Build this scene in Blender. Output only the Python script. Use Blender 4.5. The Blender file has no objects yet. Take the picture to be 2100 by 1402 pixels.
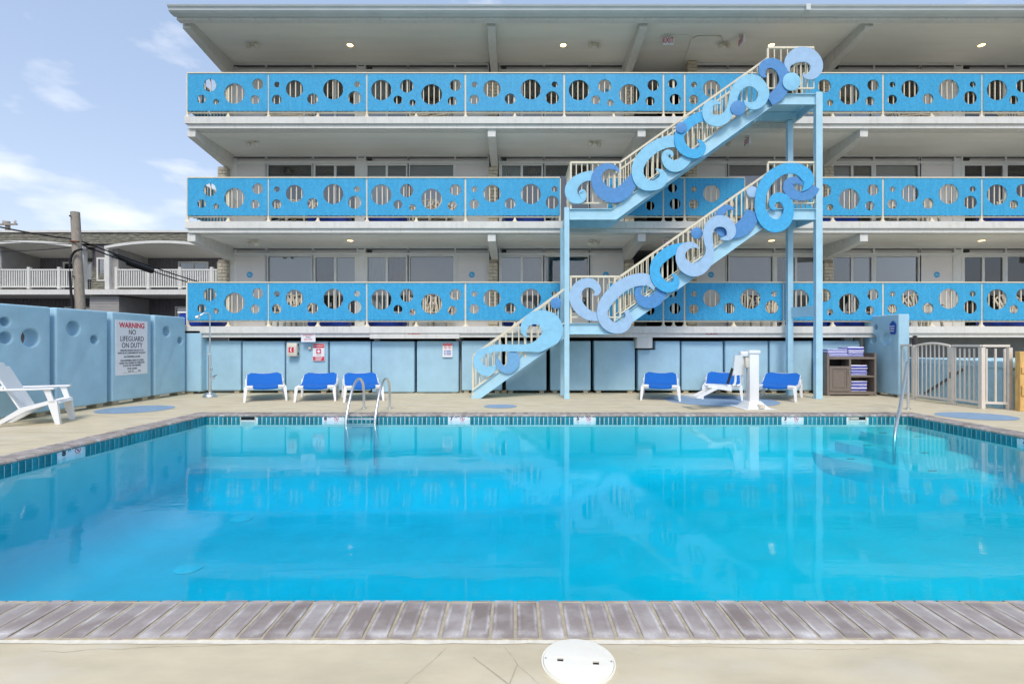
import bpy, bmesh, math, random
from mathutils import Vector, Matrix
random.seed(7)
SC = bpy.context.scene
COL = SC.collection
R = math.radians
# ------------------------------------------------------------------ camera, sky, sun, exposure
CAMH, F = 1.3, 1017.0
cd = bpy.data.cameras.new('camera'); cam = bpy.data.objects.new('camera', cd); COL.objects.link(cam)
cam.location = (0, 0, CAMH); cam.rotation_euler = (R(90), 0, 0)
cd.sensor_width = 36.0; cd.lens = 36.0 * F / 2100.0
cd.shift_x = -10.0 / 2100.0; cd.shift_y = 0.0005; cd.clip_start = 0.05; cd.clip_end = 3000
SC.camera = cam
SUN_EL, SUN_AZ = 50.0, 176.0           # azimuth clockwise from +Y
W = bpy.data.worlds.new('World'); SC.world = W; W.use_nodes = True
nt = W.node_tree; nt.nodes.clear(); N = nt.nodes.new; LK = nt.links.new
sky = N('ShaderNodeTexSky'); sky.sky_type = 'NISHITA'; sky.sun_disc = False
sky.sun_elevation = R(SUN_EL); sky.sun_rotation = R(SUN_AZ); sky.air_density = 1.0; sky.dust_density = 1.6; sky.ozone_density = 1.0
tc = N('ShaderNodeTexCoord'); sep = N('ShaderNodeSeparateXYZ'); LK(tc.outputs['Generated'], sep.inputs[0])
def wmath(op, a, b=None):
    n = N('ShaderNodeMath'); n.operation = op
    for i, v in enumerate((a, b)):
        if v is None: continue
        if isinstance(v, (int, float)): n.inputs[i].default_value = v
        else: LK(v, n.inputs[i])
    return n.outputs[0]
comb = N('ShaderNodeCombineXYZ')
LK(sep.outputs[0], comb.inputs[0]); LK(sep.outputs[1], comb.inputs[1]); LK(wmath('MULTIPLY', sep.outputs[2], 2.5), comb.inputs[2])
cn = N('ShaderNodeTexNoise'); cn.inputs['Scale'].default_value = 4.6; cn.inputs['Detail'].default_value = 5.0; cn.inputs['Roughness'].default_value = 0.5
LK(comb.outputs[0], cn.inputs['Vector'])
cr = N('ShaderNodeValToRGB'); cr.color_ramp.elements[0].position = 0.55; cr.color_ramp.elements[1].position = 0.74
LK(cn.outputs[0], cr.inputs[0])
haze = N('ShaderNodeMixRGB'); haze.inputs[0].default_value = 0.5; haze.inputs[2].default_value = (3.6, 4.6, 6.4, 1)
LK(sky.outputs[0], haze.inputs[1])
cl = N('ShaderNodeMixRGB'); cl.inputs[2].default_value = (7.4, 7.4, 7.5, 1)
LK(wmath('MULTIPLY', cr.outputs[0], 0.75), cl.inputs[0]); LK(haze.outputs[0], cl.inputs[1])
hz = N('ShaderNodeMixRGB'); hz.inputs[2].default_value = (5.3, 5.6, 6.2, 1)
hf = wmath('MULTIPLY', wmath('POWER', wmath('SUBTRACT', 1.0, wmath('ABSOLUTE', sep.outputs[2])), 5.0), 0.85)
LK(hf, hz.inputs[0]); LK(haze.outputs[0], hz.inputs[1]); LK(hz.outputs[0], cl.inputs[1])
bg = N('ShaderNodeBackground'); bg.inputs[1].default_value = 0.096; LK(cl.outputs[0], bg.inputs[0])
wo = N('ShaderNodeOutputWorld'); LK(bg.outputs[0], wo.inputs[0])
sl = bpy.data.lights.new('sun', 'SUN'); sl.energy = 1.3; sl.angle = R(18); sl.color = (1.0, 0.92, 0.82)
sun = bpy.data.objects.new('sun', sl); COL.objects.link(sun); sun.location = (-5, -15, 25)
sd = Vector((math.sin(R(SUN_AZ)) * math.cos(R(SUN_EL)), math.cos(R(SUN_AZ)) * math.cos(R(SUN_EL)), math.sin(R(SUN_EL))))
sun.rotation_euler = sd.to_track_quat('Z', 'Y').to_euler()
vs = SC.view_settings; vs.view_transform = 'Standard'; vs.look = 'None'; vs.exposure = 0.86; vs.gamma = 1.0; vs.use_curve_mapping = False
SC.render.engine = 'CYCLES'
cy = SC.cycles; cy.use_denoising = True; cy.max_bounces = 9; cy.diffuse_bounces = 4; cy.glossy_bounces = 4
cy.transparent_max_bounces = 16; cy.sample_clamp_indirect = 6.0; cy.use_adaptive_sampling = True; cy.adaptive_threshold = 0.02; cy.caustics_reflective = False; cy.caustics_refractive = False
# ------------------------------------------------------------------ helpers
def lin(c):
    c = c / 255.0
    return c / 12.92 if c <= 0.04045 else ((c + 0.055) / 1.055) ** 2.4
def C(r, g, b): return (lin(r), lin(g), lin(b), 1.0)
def PX(x, d): return (x - 1060.0) * d / F
def PZ(y, d): return CAMH - (y - 700.0) * d / F
MATS = {}
def mat(name, rgb, rough=0.6, var=0.08, scale=6.0, bump=0.0, bscale=60.0, spec=0.4, metal=0.0, objrand=0.0, detail=5.0, rgb2=None, stretch=None, dirt=0.0, dscale=1.3, dirt_rgb=(120,112,100), coat=0.0, dstretch=None):
    m = bpy.data.materials.new(name); m.use_nodes = True; t = m.node_tree
    p = t.nodes['Principled BSDF']; p.inputs['Roughness'].default_value = rough; p.inputs['Metallic'].default_value = metal
    p.inputs['Specular IOR Level'].default_value = spec
    if coat: p.inputs['Coat Weight'].default_value = coat; p.inputs['Coat Roughness'].default_value = 0.15
    co = t.nodes.new('ShaderNodeTexCoord'); vec = co.outputs['Object']
    if stretch:
        mp = t.nodes.new('ShaderNodeMapping'); mp.inputs['Scale'].default_value = stretch; t.links.new(vec, mp.inputs[0]); vec = mp.outputs[0]
    n = t.nodes.new('ShaderNodeTexNoise'); n.inputs['Scale'].default_value = scale; n.inputs['Detail'].default_value = detail; n.inputs['Roughness'].default_value = 0.6
    t.links.new(vec, n.inputs['Vector'])
    c1 = C(*rgb)
    a = tuple(max(0, v * (1 - var * 1.6)) for v in c1[:3]) + (1,); b = tuple(min(1, v * (1 + var * 1.6)) for v in c1[:3]) + (1,)
    if rgb2: b = C(*rgb2)
    rp = t.nodes.new('ShaderNodeValToRGB'); rp.color_ramp.elements[0].position = 0.32; rp.color_ramp.elements[1].position = 0.68
    rp.color_ramp.elements[0].color = a; rp.color_ramp.elements[1].color = b
    t.links.new(n.outputs[0], rp.inputs[0]); out = rp.outputs[0]
    if dirt > 0:
        n2 = t.nodes.new('ShaderNodeTexNoise'); n2.inputs['Scale'].default_value = dscale; n2.inputs['Detail'].default_value = 8; n2.inputs['Roughness'].default_value = 0.65
        dv = vec
        if dstretch:
            mp2 = t.nodes.new('ShaderNodeMapping'); mp2.inputs['Scale'].default_value = dstretch; t.links.new(co.outputs['Object'], mp2.inputs[0]); dv = mp2.outputs[0]
        t.links.new(dv, n2.inputs['Vector'])
        r2 = t.nodes.new('ShaderNodeValToRGB'); r2.color_ramp.elements[0].position = 0.5; r2.color_ramp.elements[1].position = 0.75
        r2.color_ramp.elements[1].color = (dirt, dirt, dirt, 1)
        t.links.new(n2.outputs[0], r2.inputs[0])
        mx = t.nodes.new('ShaderNodeMixRGB'); t.links.new(r2.outputs[0], mx.inputs[0]); t.links.new(out, mx.inputs[1]); mx.inputs[2].default_value = C(*dirt_rgb); out = mx.outputs[0]
    if objrand > 0:
        oi = t.nodes.new('ShaderNodeObjectInfo'); hs = t.nodes.new('ShaderNodeHueSaturation')
        mr = t.nodes.new('ShaderNodeMapRange'); mr.inputs['To Min'].default_value = 1 - objrand; mr.inputs['To Max'].default_value = 1 + objrand
        t.links.new(oi.outputs['Random'], mr.inputs[0]); t.links.new(mr.outputs[0], hs.inputs['Value']); t.links.new(out, hs.inputs['Color']); out = hs.outputs[0]
    t.links.new(out, p.inputs['Base Color'])
    if bump > 0:
        nb = t.nodes.new('ShaderNodeTexNoise'); nb.inputs['Scale'].default_value = bscale; nb.inputs['Detail'].default_value = 4
        t.links.new(vec, nb.inputs['Vector'])
        bp = t.nodes.new('ShaderNodeBump'); bp.inputs['Strength'].default_value = bump; bp.inputs['Distance'].default_value = 0.01
        t.links.new(nb.outputs[0], bp.inputs['Height']); t.links.new(bp.outputs[0], p.inputs['Normal'])
    MATS[name] = m
    return m
BASE = {}
def link(o, parent=None):
    COL.objects.link(o)
    if parent is not None:
        o.parent = parent
        if parent.name in BASE: o.matrix_parent_inverse = Matrix.Translation(BASE[parent.name]).inverted()
        elif parent.type == 'MESH' and parent.get('_w') is None: pass
    return o
def tag(o, label, cat, group=None):
    o['label'] = label; o['category'] = cat
    if group: o['group'] = group
    return o
def empty(name, loc=(0, 0, 0), world=True):
    o = bpy.data.objects.new(name, None); o.empty_display_size = 0.2; o.location = loc; COL.objects.link(o)
    if world: BASE[o.name] = Vector(loc)
    return o
def smooth(me, ang=35):
    for p in me.polygons: p.use_smooth = True
    me.set_sharp_from_angle(angle=R(ang))
def put(name, me, m, parent=None, origin=True, sm=None):
    """mesh in world coordinates -> object. top-level meshes get their origin at their base"""
    if m is not None and len(me.materials) == 0: me.materials.append(m)
    if sm: smooth(me, sm)
    me.name = name
    o = bpy.data.objects.new(name, me)
    if parent is None and origin and len(me.vertices):
        xs = [v.co.x for v in me.vertices]; ys = [v.co.y for v in me.vertices]; zs = [v.co.z for v in me.vertices]
        c = Vector(((min(xs) + max(xs)) / 2, (min(ys) + max(ys)) / 2, min(zs)))
        me.transform(Matrix.Translation(-c)); o.location = c; BASE_O = c
        COL.objects.link(o); BASE[o.name] = c
        return o
    COL.objects.link(o)
    if parent is not None:
        o.parent = parent
        if parent.name in BASE: o.matrix_parent_inverse = Matrix.Translation(BASE[parent.name]).inverted()
    return o
class MB:
    def __init__(s): s.v = []; s.f = []
    def add(s, vs, fs):
        n = len(s.v); s.v += [tuple(v) for v in vs]; s.f += [tuple(i + n for i in f) for f in fs]; return s
    def box(s, x0, x1, y0, y1, z0, z1):
        return s.add([(x0,y0,z0),(x1,y0,z0),(x1,y1,z0),(x0,y1,z0),(x0,y0,z1),(x1,y0,z1),(x1,y1,z1),(x0,y1,z1)],
                     [(0,3,2,1),(4,5,6,7),(0,1,5,4),(1,2,6,5),(2,3,7,6),(3,0,4,7)])
    def cbox(s, x0, x1, y0, y1, z0, z1, c=0.01):
        """box with chamfered edges"""
        vs = []; 
        bm = bmesh.new(); bmesh.ops.create_cube(bm, size=1)
        for v in bm.verts: v.co = Vector(((x0+x1)/2 + v.co.x*(x1-x0), (y0+y1)/2 + v.co.y*(y1-y0), (z0+z1)/2 + v.co.z*(z1-z0)))
        bmesh.ops.bevel(bm, geom=list(bm.edges), offset=c, segments=2, affect='EDGES', profile=0.5)
        bm.verts.index_update()
        s.add([v.co.copy() for v in bm.verts], [[v.index for v in f.verts] for f in bm.faces]); bm.free(); return s
    def bar(s, p, q, w, h, up=(0, 0, 1)):
        p = Vector(p); q = Vector(q); d = (q - p).normalized(); u = Vector(up)
        if abs(d.dot(u)) > 0.98: u = Vector((0, 1, 0))
        r = d.cross(u).normalized() * (w / 2); t = r.cross(d).normalized() * (h / 2)
        vs = [p - r - t, p + r - t, p + r + t, p - r + t, q - r - t, q + r - t, q + r + t, q - r + t]
        return s.add(vs, [(0,1,2,3),(4,7,6,5),(0,4,5,1),(1,5,6,2),(2,6,7,3),(3,7,4,0)])
    def tube(s, pts, r, n=10, cap=True, closed=False):
        pts = [Vector(p) for p in pts]; m = len(pts); rs = r if isinstance(r, (list, tuple)) else [r] * m
        vs = []; ref = None
        for i, p in enumerate(pts):
            d = (pts[min(i + 1, m - 1)] - pts[max(i - 1, 0)]).normalized()
            if ref is None: ref = Vector((0, 0, 1)) if abs(d.z) < 0.9 else Vector((1, 0, 0))
            a = d.cross(ref).normalized(); b = d.cross(a).normalized(); ref = a.cross(d) * -1 if False else ref
            for k in range(n):
                th = 2 * math.pi * k / n; vs.append(p + (a * math.cos(th) + b * math.sin(th)) * rs[i])
        fs = [(i*n+k, i*n+(k+1)%n, (i+1)*n+(k+1)%n, (i+1)*n+k) for i in range(m-1) for k in range(n)]
        if cap: fs += [tuple(range(n))[::-1], tuple((m-1)*n+k for k in range(n))]
        return s.add(vs, fs)
    def lathe(s, prof, c, n=20, cap=True):
        vs = []; fs = []
        for (r, z) in prof:
            for k in range(n): th = 2*math.pi*k/n; vs.append((c[0]+r*math.cos(th), c[1]+r*math.sin(th), c[2]+z))
        m = len(prof)
        fs = [(i*n+k, i*n+(k+1)%n, (i+1)*n+(k+1)%n, (i+1)*n+k) for i in range(m-1) for k in range(n)]
        if cap: fs += [tuple(range(n))[::-1], tuple((m-1)*n+k for k in range(n))]
        return s.add(vs, fs)
    def prism(s, poly, axis, a, b):
        """poly 2D extruded along axis x|y|z from a to b"""
        n = len(poly)
        def P(u, v, w): return {'x': (w, u, v), 'y': (u, w, v), 'z': (u, v, w)}[axis]
        return s.add([P(u, v, a) for u, v in poly] + [P(u, v, b) for u, v in poly],
                     [tuple(range(n))[::-1], tuple(range(n, 2*n))] + [(i, (i+1)%n, n+(i+1)%n, n+i) for i in range(n)])
    def mesh(s, name='m'):
        me = bpy.data.meshes.new(name); me.from_pydata(s.v, [], s.f); me.update()
        bm = bmesh.new(); bm.from_mesh(me); bmesh.ops.recalc_face_normals(bm, faces=list(bm.faces)); bm.to_mesh(me); bm.free()
        return me
    def build(s, name, m, parent=None, sm=None): return put(name, s.mesh(name), m, parent, sm=sm)
FRONT = Matrix(((1,0,0,0),(0,0,-1,0),(0,1,0,0),(0,0,0,1)))     # x,y,z -> x,-z,y  (faces the camera)
SIDE = Matrix(((0,0,1,0),(1,0,0,0),(0,1,0,0),(0,0,0,1)))       # faces +X
SIDEL = Matrix(((0,0,-1,0),(-1,0,0,0),(0,1,0,0),(0,0,0,1)))    # faces -X
def crv_mesh(cu):
    o = bpy.data.objects.new('tmp', cu); me = bpy.data.meshes.new_from_object(o)
    bpy.data.objects.remove(o); bpy.data.curves.remove(cu)
    return me
def plate(outlines, th, bev=0.0, xf=FRONT, at=(0, 0, 0), res=2):
    """outlines: list of closed 2-D polygons (first outer, the rest holes), th thickness; front face at local z=0, body behind"""
    cu = bpy.data.curves.new('c', 'CURVE'); cu.dimensions = '2D'; cu.fill_mode = 'BOTH'
    cu.extrude = th / 2 - bev; cu.bevel_depth = bev; cu.bevel_resolution = res; cu.offset = -bev
    for pl in outlines:
        sp = cu.splines.new('POLY'); sp.points.add(len(pl) - 1); sp.use_cyclic_u = True
        for i, (x, y) in enumerate(pl): sp.points[i].co = (x, y, 0, 1)
    me = crv_mesh(cu); me.transform(Matrix.Translation((0, 0, -th / 2))); me.transform(xf); me.transform(Matrix.Translation(at))
    bm = bmesh.new(); bm.from_mesh(me); bmesh.ops.remove_doubles(bm, verts=list(bm.verts), dist=1e-5); bmesh.ops.recalc_face_normals(bm, faces=list(bm.faces)); bm.to_mesh(me); bm.free()
    return me
def circ(x, y, r, n=36): return [(x + r*math.cos(2*math.pi*k/n), y + r*math.sin(2*math.pi*k/n)) for k in range(n)]
def rrect(x0, x1, y0, y1, r, n=6):
    out = []
    for cx, cy_, a0 in ((x1-r, y0+r, -90), (x1-r, y1-r, 0), (x0+r, y1-r, 90), (x0+r, y0+r, 180)):
        for k in range(n+1): a = R(a0 + 90*k/n); out.append((cx + r*math.cos(a), cy_ + r*math.sin(a)))
    return out
def text(body, size, at, m, parent, xf=FRONT, sx=1.0, name='lettering', bold=0.0, align='CENTER', ext=0.0012):
    cu = bpy.data.curves.new('t', 'FONT'); cu.body = body; cu.size = size; cu.align_x = align; cu.align_y = 'CENTER'; cu.extrude = ext; cu.offset = bold
    cu.resolution_u = 3
    me = crv_mesh(cu); me.transform(Matrix.Diagonal((sx, 1, 1, 1))); me.transform(xf); me.transform(Matrix.Translation(at))
    return put(name, me, m, parent)
def catmull(pts, sub=6):
    out = []; n = len(pts)
    for i in range(n - 1):
        p0 = pts[max(i-1, 0)]; p1 = pts[i]; p2 = pts[i+1]; p3 = pts[min(i+2, n-1)]
        for k in range(sub):
            t = k / sub
            out.append(tuple(0.5*((2*b) + (c-a)*t + (2*a-5*b+4*c-d)*t*t + (3*b-a-3*c+d)*t**3) for a, b, c, d in zip(p0, p1, p2, p3)))
    out.append(tuple(pts[-1])); return out
def kids(o): return [c for c in bpy.data.objects if c.parent is o]
def copy_tree(o, loc=None, rot=None):
    chs = kids(o)
    c = o.copy(); COL.objects.link(c)
    if loc is not None: c.location = loc
    if rot is not None: c.rotation_euler = rot
    for h in chs:
        h2 = h.copy(); COL.objects.link(h2); h2.parent = c
        for g in kids(h):
            g2 = g.copy(); COL.objects.link(g2); g2.parent = h2
    return c
def ordinal(i): return ['first','second','third','fourth','fifth','sixth','seventh','eighth','ninth','tenth','eleventh','twelfth','thirteenth','fourteenth','fifteenth','sixteenth','seventeenth','eighteenth','nineteenth','twentieth'][i]
# ------------------------------------------------------------------ materials
WHITE = mat('white_paint', (216,216,211), 0.55, 0.03, 2.0, dirt=0.45, dscale=2.2, dstretch=(5,5,1.2), dirt_rgb=(178,173,162), bump=0.05, bscale=90)
SOFF = mat('soffit_paint', (236,235,228), 0.7, 0.02, 1.2, dirt=0.2, dscale=0.9, dirt_rgb=(214,211,202), stretch=(0.4,3,1))
TRIM = mat('trim_paint', (222,224,221), 0.5, 0.03, 3.0)
GUTTER = mat('gutter_metal', (206,212,211), 0.4, 0.03, 2.0)
DOORM = mat('door_paint', (226,222,218), 0.5, 0.02, 2.0)
PANEL = mat('railing_blue', (54,158,206), 0.55, 0.10, 24.0, detail=9, bump=0.04, bscale=120, dirt=0.55, dscale=2.2, dirt_rgb=(84,178,220), dstretch=(5,5,.7))
CREAM = mat('cream_metal', (226,215,190), 0.45, 0.04, 4.0)
FOAM = mat('pale_blue_stucco', (162,200,219), 0.75, 0.035, 3.0, bump=0.25, bscale=110, dirt=0.2, dscale=1.1, dirt_rgb=(150,182,196), dstretch=(5,5,.6))
STEELB = mat('stair_blue_paint', (170,211,229), 0.42, 0.04, 4.0, dirt=0.2, dscale=3, dirt_rgb=(150,196,212))
SC_L = mat('scroll_light', (140,200,230), 0.5, 0.04, 8.0, bump=0.05)
SC_P = mat('scroll_pale', (160,193,224), 0.5, 0.04, 8.0, bump=0.05)
SC_B = mat('scroll_bright', (68,172,224), 0.5, 0.07, 14.0, bump=0.05)
SC_2 = mat('scroll_soft', (112,168,212), 0.5, 0.05, 14.0, bump=0.05)
SC_M = mat('scroll_medium', (84,142,200), 0.5, 0.06, 14.0, bump=0.05)
DECK = mat('deck_concrete', (203,191,163), 0.85, 0.07, 3.4, detail=15, bump=0.15, bscale=260, dirt=0.9, dscale=1.9, dirt_rgb=(209,202,185), stretch=(0.6,1.5,1))
CRACK = mat('crack', (172,160,134), 0.95, 0.2, 30.0)
GROUT = mat('grout', (180,170,148), 0.95, 0.1, 20.0, bump=0.3)
PLAST = mat('pool_plaster', (134,208,213), 0.8, 0.04, 1.5, detail=6)
TILE = mat('teal_tile', (34,128,142), 0.15, 0.22, 12.0, objrand=0.28, spec=0.6)
TGROUT = mat('tile_grout', (222,230,228), 0.8, 0.05)
BOLT = mat('bolt_grey', (96,124,146), 0.5, 0.03)
STEEL = mat('stainless', (222,222,220), 0.33, 0.03, 20.0, metal=1.0)
RESIN = mat('white_resin', (233,234,235), 0.38, 0.015, 3.0)
SLING = mat('blue_sling', (16,102,194), 0.75, 0.08, 40.0, bump=0.15, bscale=500)
NAVY = mat('royal_blue_plastic', (22,58,158), 0.5, 0.06, 5.0)
TANR = mat('beige_resin', (205,196,178), 0.5, 0.03, 3.0)
BRICK = mat('tan_brick', (204,194,172), 0.85, 0.12, 9.0, bump=0.4, bscale=60)
DARK = mat('dark_recess', (62,66,72), 0.9, 0.1, 2.0)
BLACK = mat('black', (22,22,24), 0.6, 0.05)
ROOM = mat('dark_room', (40,38,40), 0.9, 0.1)
CUR_L = mat('light_blind', (226,234,232), 0.8, 0.02, 2.0)
CUR_G = mat('grey_blind', (196,191,191), 0.8, 0.03, 2.0)
CUR_D = mat('dark_curtain', (66,62,64), 0.9, 0.06, 3.0)
ASPH = mat('asphalt', (92,92,92), 0.95, 0.12, 4.0, bump=0.3)
DISC = mat('deck_paint_blue', (134,160,186), 0.7, 0.08, 6.0, dirt=0.4, dscale=4, dirt_rgb=(160,178,192))
SIGNW = mat('sign_white', (232,232,236), 0.4, 0.01)
SIGNR = mat('sign_red', (206,40,60), 0.4, 0.03)
SIGNK = mat('sign_black', (28,30,40), 0.5, 0.03)
SIGNB = mat('sign_blue', (20,80,168), 0.45, 0.05)
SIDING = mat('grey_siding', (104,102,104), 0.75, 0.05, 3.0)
SIDINGL = mat('grey_siding_light', (158,156,154), 0.75, 0.05, 3.0)
TAUPE = mat('taupe_wood', (124,114,106), 0.5, 0.07, 10.0, stretch=(1,1,6))
FENCE = mat('fence_greige', (222,214,203), 0.5, 0.04, 4.0)
OCHRE = mat('ochre_wood', (214,174,108), 0.75, 0.14, 6.0, dirt=0.6, dscale=4, dirt_rgb=(168,120,62), stretch=(3,3,0.6))
POLEW = mat('weathered_pole', (160,152,140), 0.9, 0.16, 9.0, stretch=(6,6,0.8), bump=0.3)
BOXG = mat('beige_box', (214,208,192), 0.5, 0.03)
LIDM = mat('lid_plastic', (240,236,222), 0.5, 0.02, 4.0, dirt=0.3, dscale=6, dirt_rgb=(222,212,190))
LOWW = mat('blue_block_wall', (176,214,232), 0.85, 0.06, 8.0, bump=0.5, bscale=30)
# glass: dark reflecting pane
def glassmat(name, tint, ior=1.5, rough=0.0):
    m = bpy.data.materials.new(name); m.use_nodes = True; t = m.node_tree; t.nodes.clear()
    o = t.nodes.new('ShaderNodeOutputMaterial'); mx = t.nodes.new('ShaderNodeMixShader'); fr = t.nodes.new('ShaderNodeFresnel'); fr.inputs[0].default_value = ior
    tr = t.nodes.new('ShaderNodeBsdfTransparent'); tr.inputs[0].default_value = (*tint, 1); gl = t.nodes.new('ShaderNodeBsdfGlossy'); gl.inputs['Roughness'].default_value = rough
    ad = t.nodes.new('ShaderNodeMath'); ad.operation = 'MULTIPLY_ADD'; ad.inputs[1].default_value = 1.7; ad.inputs[2].default_value = 0.05
    t.links.new(fr.outputs[0], ad.inputs[0]); t.links.new(ad.outputs[0], mx.inputs[0]); t.links.new(tr.outputs[0], mx.inputs[1]); t.links.new(gl.outputs[0], mx.inputs[2]); t.links.new(mx.outputs[0], o.inputs[0])
    return m
GLASS = glassmat('window_glass', (0.86, 0.87, 0.88))
def emit(name, rgb, s):
    m = bpy.data.materials.new(name); m.use_nodes = True; p = m.node_tree.nodes['Principled BSDF']
    p.inputs['Base Color'].default_value = C(*rgb); p.inputs['Emission Color'].default_value = C(*rgb); p.inputs['Emission Strength'].default_value = s; return m
LAMP = emit('lamp_glow', (255, 206, 128), 4.5)
# coping brick: mauve-brown with a whitish bloom along the edges
m = bpy.data.materials.new('coping_brick'); m.use_nodes = True; t = m.node_tree; p = t.nodes['Principled BSDF']; p.inputs['Roughness'].default_value = 0.7
tcn = t.nodes.new('ShaderNodeTexCoord'); oi = t.nodes.new('ShaderNodeObjectInfo')
def tm(op, a, b=None, c=None):
    n = t.nodes.new('ShaderNodeMath'); n.operation = op
    for i, v in enumerate((a, b, c)):
        if v is None: continue
        if isinstance(v, (int, float)): n.inputs[i].default_value = v
        else: t.links.new(v, n.inputs[i])
    return n.outputs[0]
sx_ = t.nodes.new('ShaderNodeSeparateXYZ'); t.links.new(tcn.outputs['Generated'], sx_.inputs[0])
va = t.nodes.new('ShaderNodeVectorMath'); va.operation = 'ADD'; t.links.new(tcn.outputs['Object'], va.inputs[0])
cmb = t.nodes.new('ShaderNodeCombineXYZ'); rr = tm('MULTIPLY', oi.outputs['Random'], 57.0); t.links.new(rr, cmb.inputs[0]); t.links.new(rr, cmb.inputs[1]); t.links.new(cmb.outputs[0], va.inputs[1])
n1 = t.nodes.new('ShaderNodeTexNoise'); n1.inputs['Scale'].default_value = 7.0; n1.inputs['Detail'].default_value = 6; t.links.new(va.outputs[0], n1.inputs['Vector'])
n2 = t.nodes.new('ShaderNodeTexNoise'); n2.inputs['Scale'].default_value = 90.0; n2.inputs['Detail'].default_value = 5; t.links.new(va.outputs[0], n2.inputs['Vector'])
ex = tm('ABSOLUTE', tm('SUBTRACT', sx_.outputs[0], 0.5)); ey = tm('ABSOLUTE', tm('SUBTRACT', sx_.outputs[1], 0.5))
edge = tm('MAXIMUM', ex, ey)
ringf = tm('SUBTRACT', 1.0, tm('MULTIPLY', tm('ABSOLUTE', tm('SUBTRACT', edge, tm('MULTIPLY_ADD', n1.outputs[0], 0.22, 0.28))), 9.0))
bloom = tm('MULTIPLY', tm('MAXIMUM', ringf, 0.0), tm('MULTIPLY', tm('SUBTRACT', n1.outputs[0], 0.34), 2.2))
bloom = tm('MULTIPLY', bloom, tm('MULTIPLY_ADD', n2.outputs[0], 1.2, 0.1))
bloom = tm('ADD', tm('MAXIMUM', bloom, 0.0), tm('MULTIPLY', tm('MAXIMUM', tm('SUBTRACT', n1.outputs[0], 0.46), 0.0), 1.0))
bloom = tm('MINIMUM', bloom, 0.8)
hs = t.nodes.new('ShaderNodeMixRGB'); hs.inputs[1].default_value = C(132,120,114); hs.inputs[2].default_value = C(158,149,145); t.links.new(oi.outputs['Random'], hs.inputs[0])
mx = t.nodes.new('ShaderNodeMixRGB'); t.links.new(bloom, mx.inputs[0]); t.links.new(hs.outputs[0], mx.inputs[1]); mx.inputs[2].default_value = C(222,218,216); t.links.new(mx.outputs[0], p.inputs['Base Color'])
bp = t.nodes.new('ShaderNodeBump'); bp.inputs['Strength'].default_value = 0.35; bp.inputs['Distance'].default_value = 0.006; t.links.new(n2.outputs[0], bp.inputs['Height']); t.links.new(bp.outputs[0], p.inputs['Normal'])
COPE = m
# water: clear, absorbing, with a rippled reflecting face
m = bpy.data.materials.new('pool_water'); m.use_nodes = True; t = m.node_tree; t.nodes.clear()
o_ = t.nodes.new('ShaderNodeOutputMaterial'); mx = t.nodes.new('ShaderNodeMixShader'); fr = t.nodes.new('ShaderNodeFresnel'); fr.inputs[0].default_value = 1.33
tr = t.nodes.new('ShaderNodeBsdfTransparent'); gl = t.nodes.new('ShaderNodeBsdfGlossy'); gl.inputs['Roughness'].default_value = 0.02
ge = t.nodes.new('ShaderNodeNewGeometry'); inv = t.nodes.new('ShaderNodeMath'); inv.operation = 'SUBTRACT'; inv.inputs[0].default_value = 1.0; t.links.new(ge.outputs['Backfacing'], inv.inputs[1])
mu = t.nodes.new('ShaderNodeMath'); mu.operation = 'MULTIPLY'; t.links.new(fr.outputs[0], mu.inputs[0]); t.links.new(inv.outputs[0], mu.inputs[1]); mu2 = t.nodes.new('ShaderNodeMath'); mu2.operation = 'MULTIPLY'; mu2.inputs[1].default_value = 0.8; t.links.new(mu.outputs[0], mu2.inputs[0]); mu = mu2
tcn = t.nodes.new('ShaderNodeTexCoord'); mp = t.nodes.new('ShaderNodeMapping'); mp.inputs['Scale'].default_value = (0.55, 1.5, 1); t.links.new(tcn.outputs['Object'], mp.inputs[0])
na = t.nodes.new('ShaderNodeTexNoise'); na.inputs['Scale'].default_value = 2.0; na.inputs['Detail'].default_value = 3.0; t.links.new(mp.outputs[0], na.inputs['Vector'])
nb = t.nodes.new('ShaderNodeTexNoise'); nb.inputs['Scale'].default_value = 13.0; nb.inputs['Detail'].default_value = 3.0; t.links.new(mp.outputs[0], nb.inputs['Vector'])
ad = t.nodes.new('ShaderNodeMath'); ad.operation = 'MULTIPLY_ADD'; ad.inputs[1].default_value = 0.20; t.links.new(nb.outputs[0], ad.inputs[0]); t.links.new(na.outputs[0], ad.inputs[2])
bp = t.nodes.new('ShaderNodeBump'); bp.inputs['Strength'].default_value = 0.28; bp.inputs['Distance'].default_value = 0.008; t.links.new(ad.outputs[0], bp.inputs['Height'])
t.links.new(bp.outputs[0], gl.inputs['Normal']); t.links.new(bp.outputs[0], fr.inputs['Normal'])
t.links.new(mu.outputs[0], mx.inputs[0]); t.links.new(tr.outputs[0], mx.inputs[1]); t.links.new(gl.outputs[0], mx.inputs[2]); t.links.new(mx.outputs[0], o_.inputs[0])
va = t.nodes.new('ShaderNodeVolumeAbsorption'); va.inputs['Color'].default_value = (0.0, 0.935, 0.985, 1); va.inputs['Density'].default_value = 1.25; t.links.new(va.outputs[0], o_.inputs['Volume'])
WATER = m
def struct(o): o['kind'] = 'structure'; return o
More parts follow.
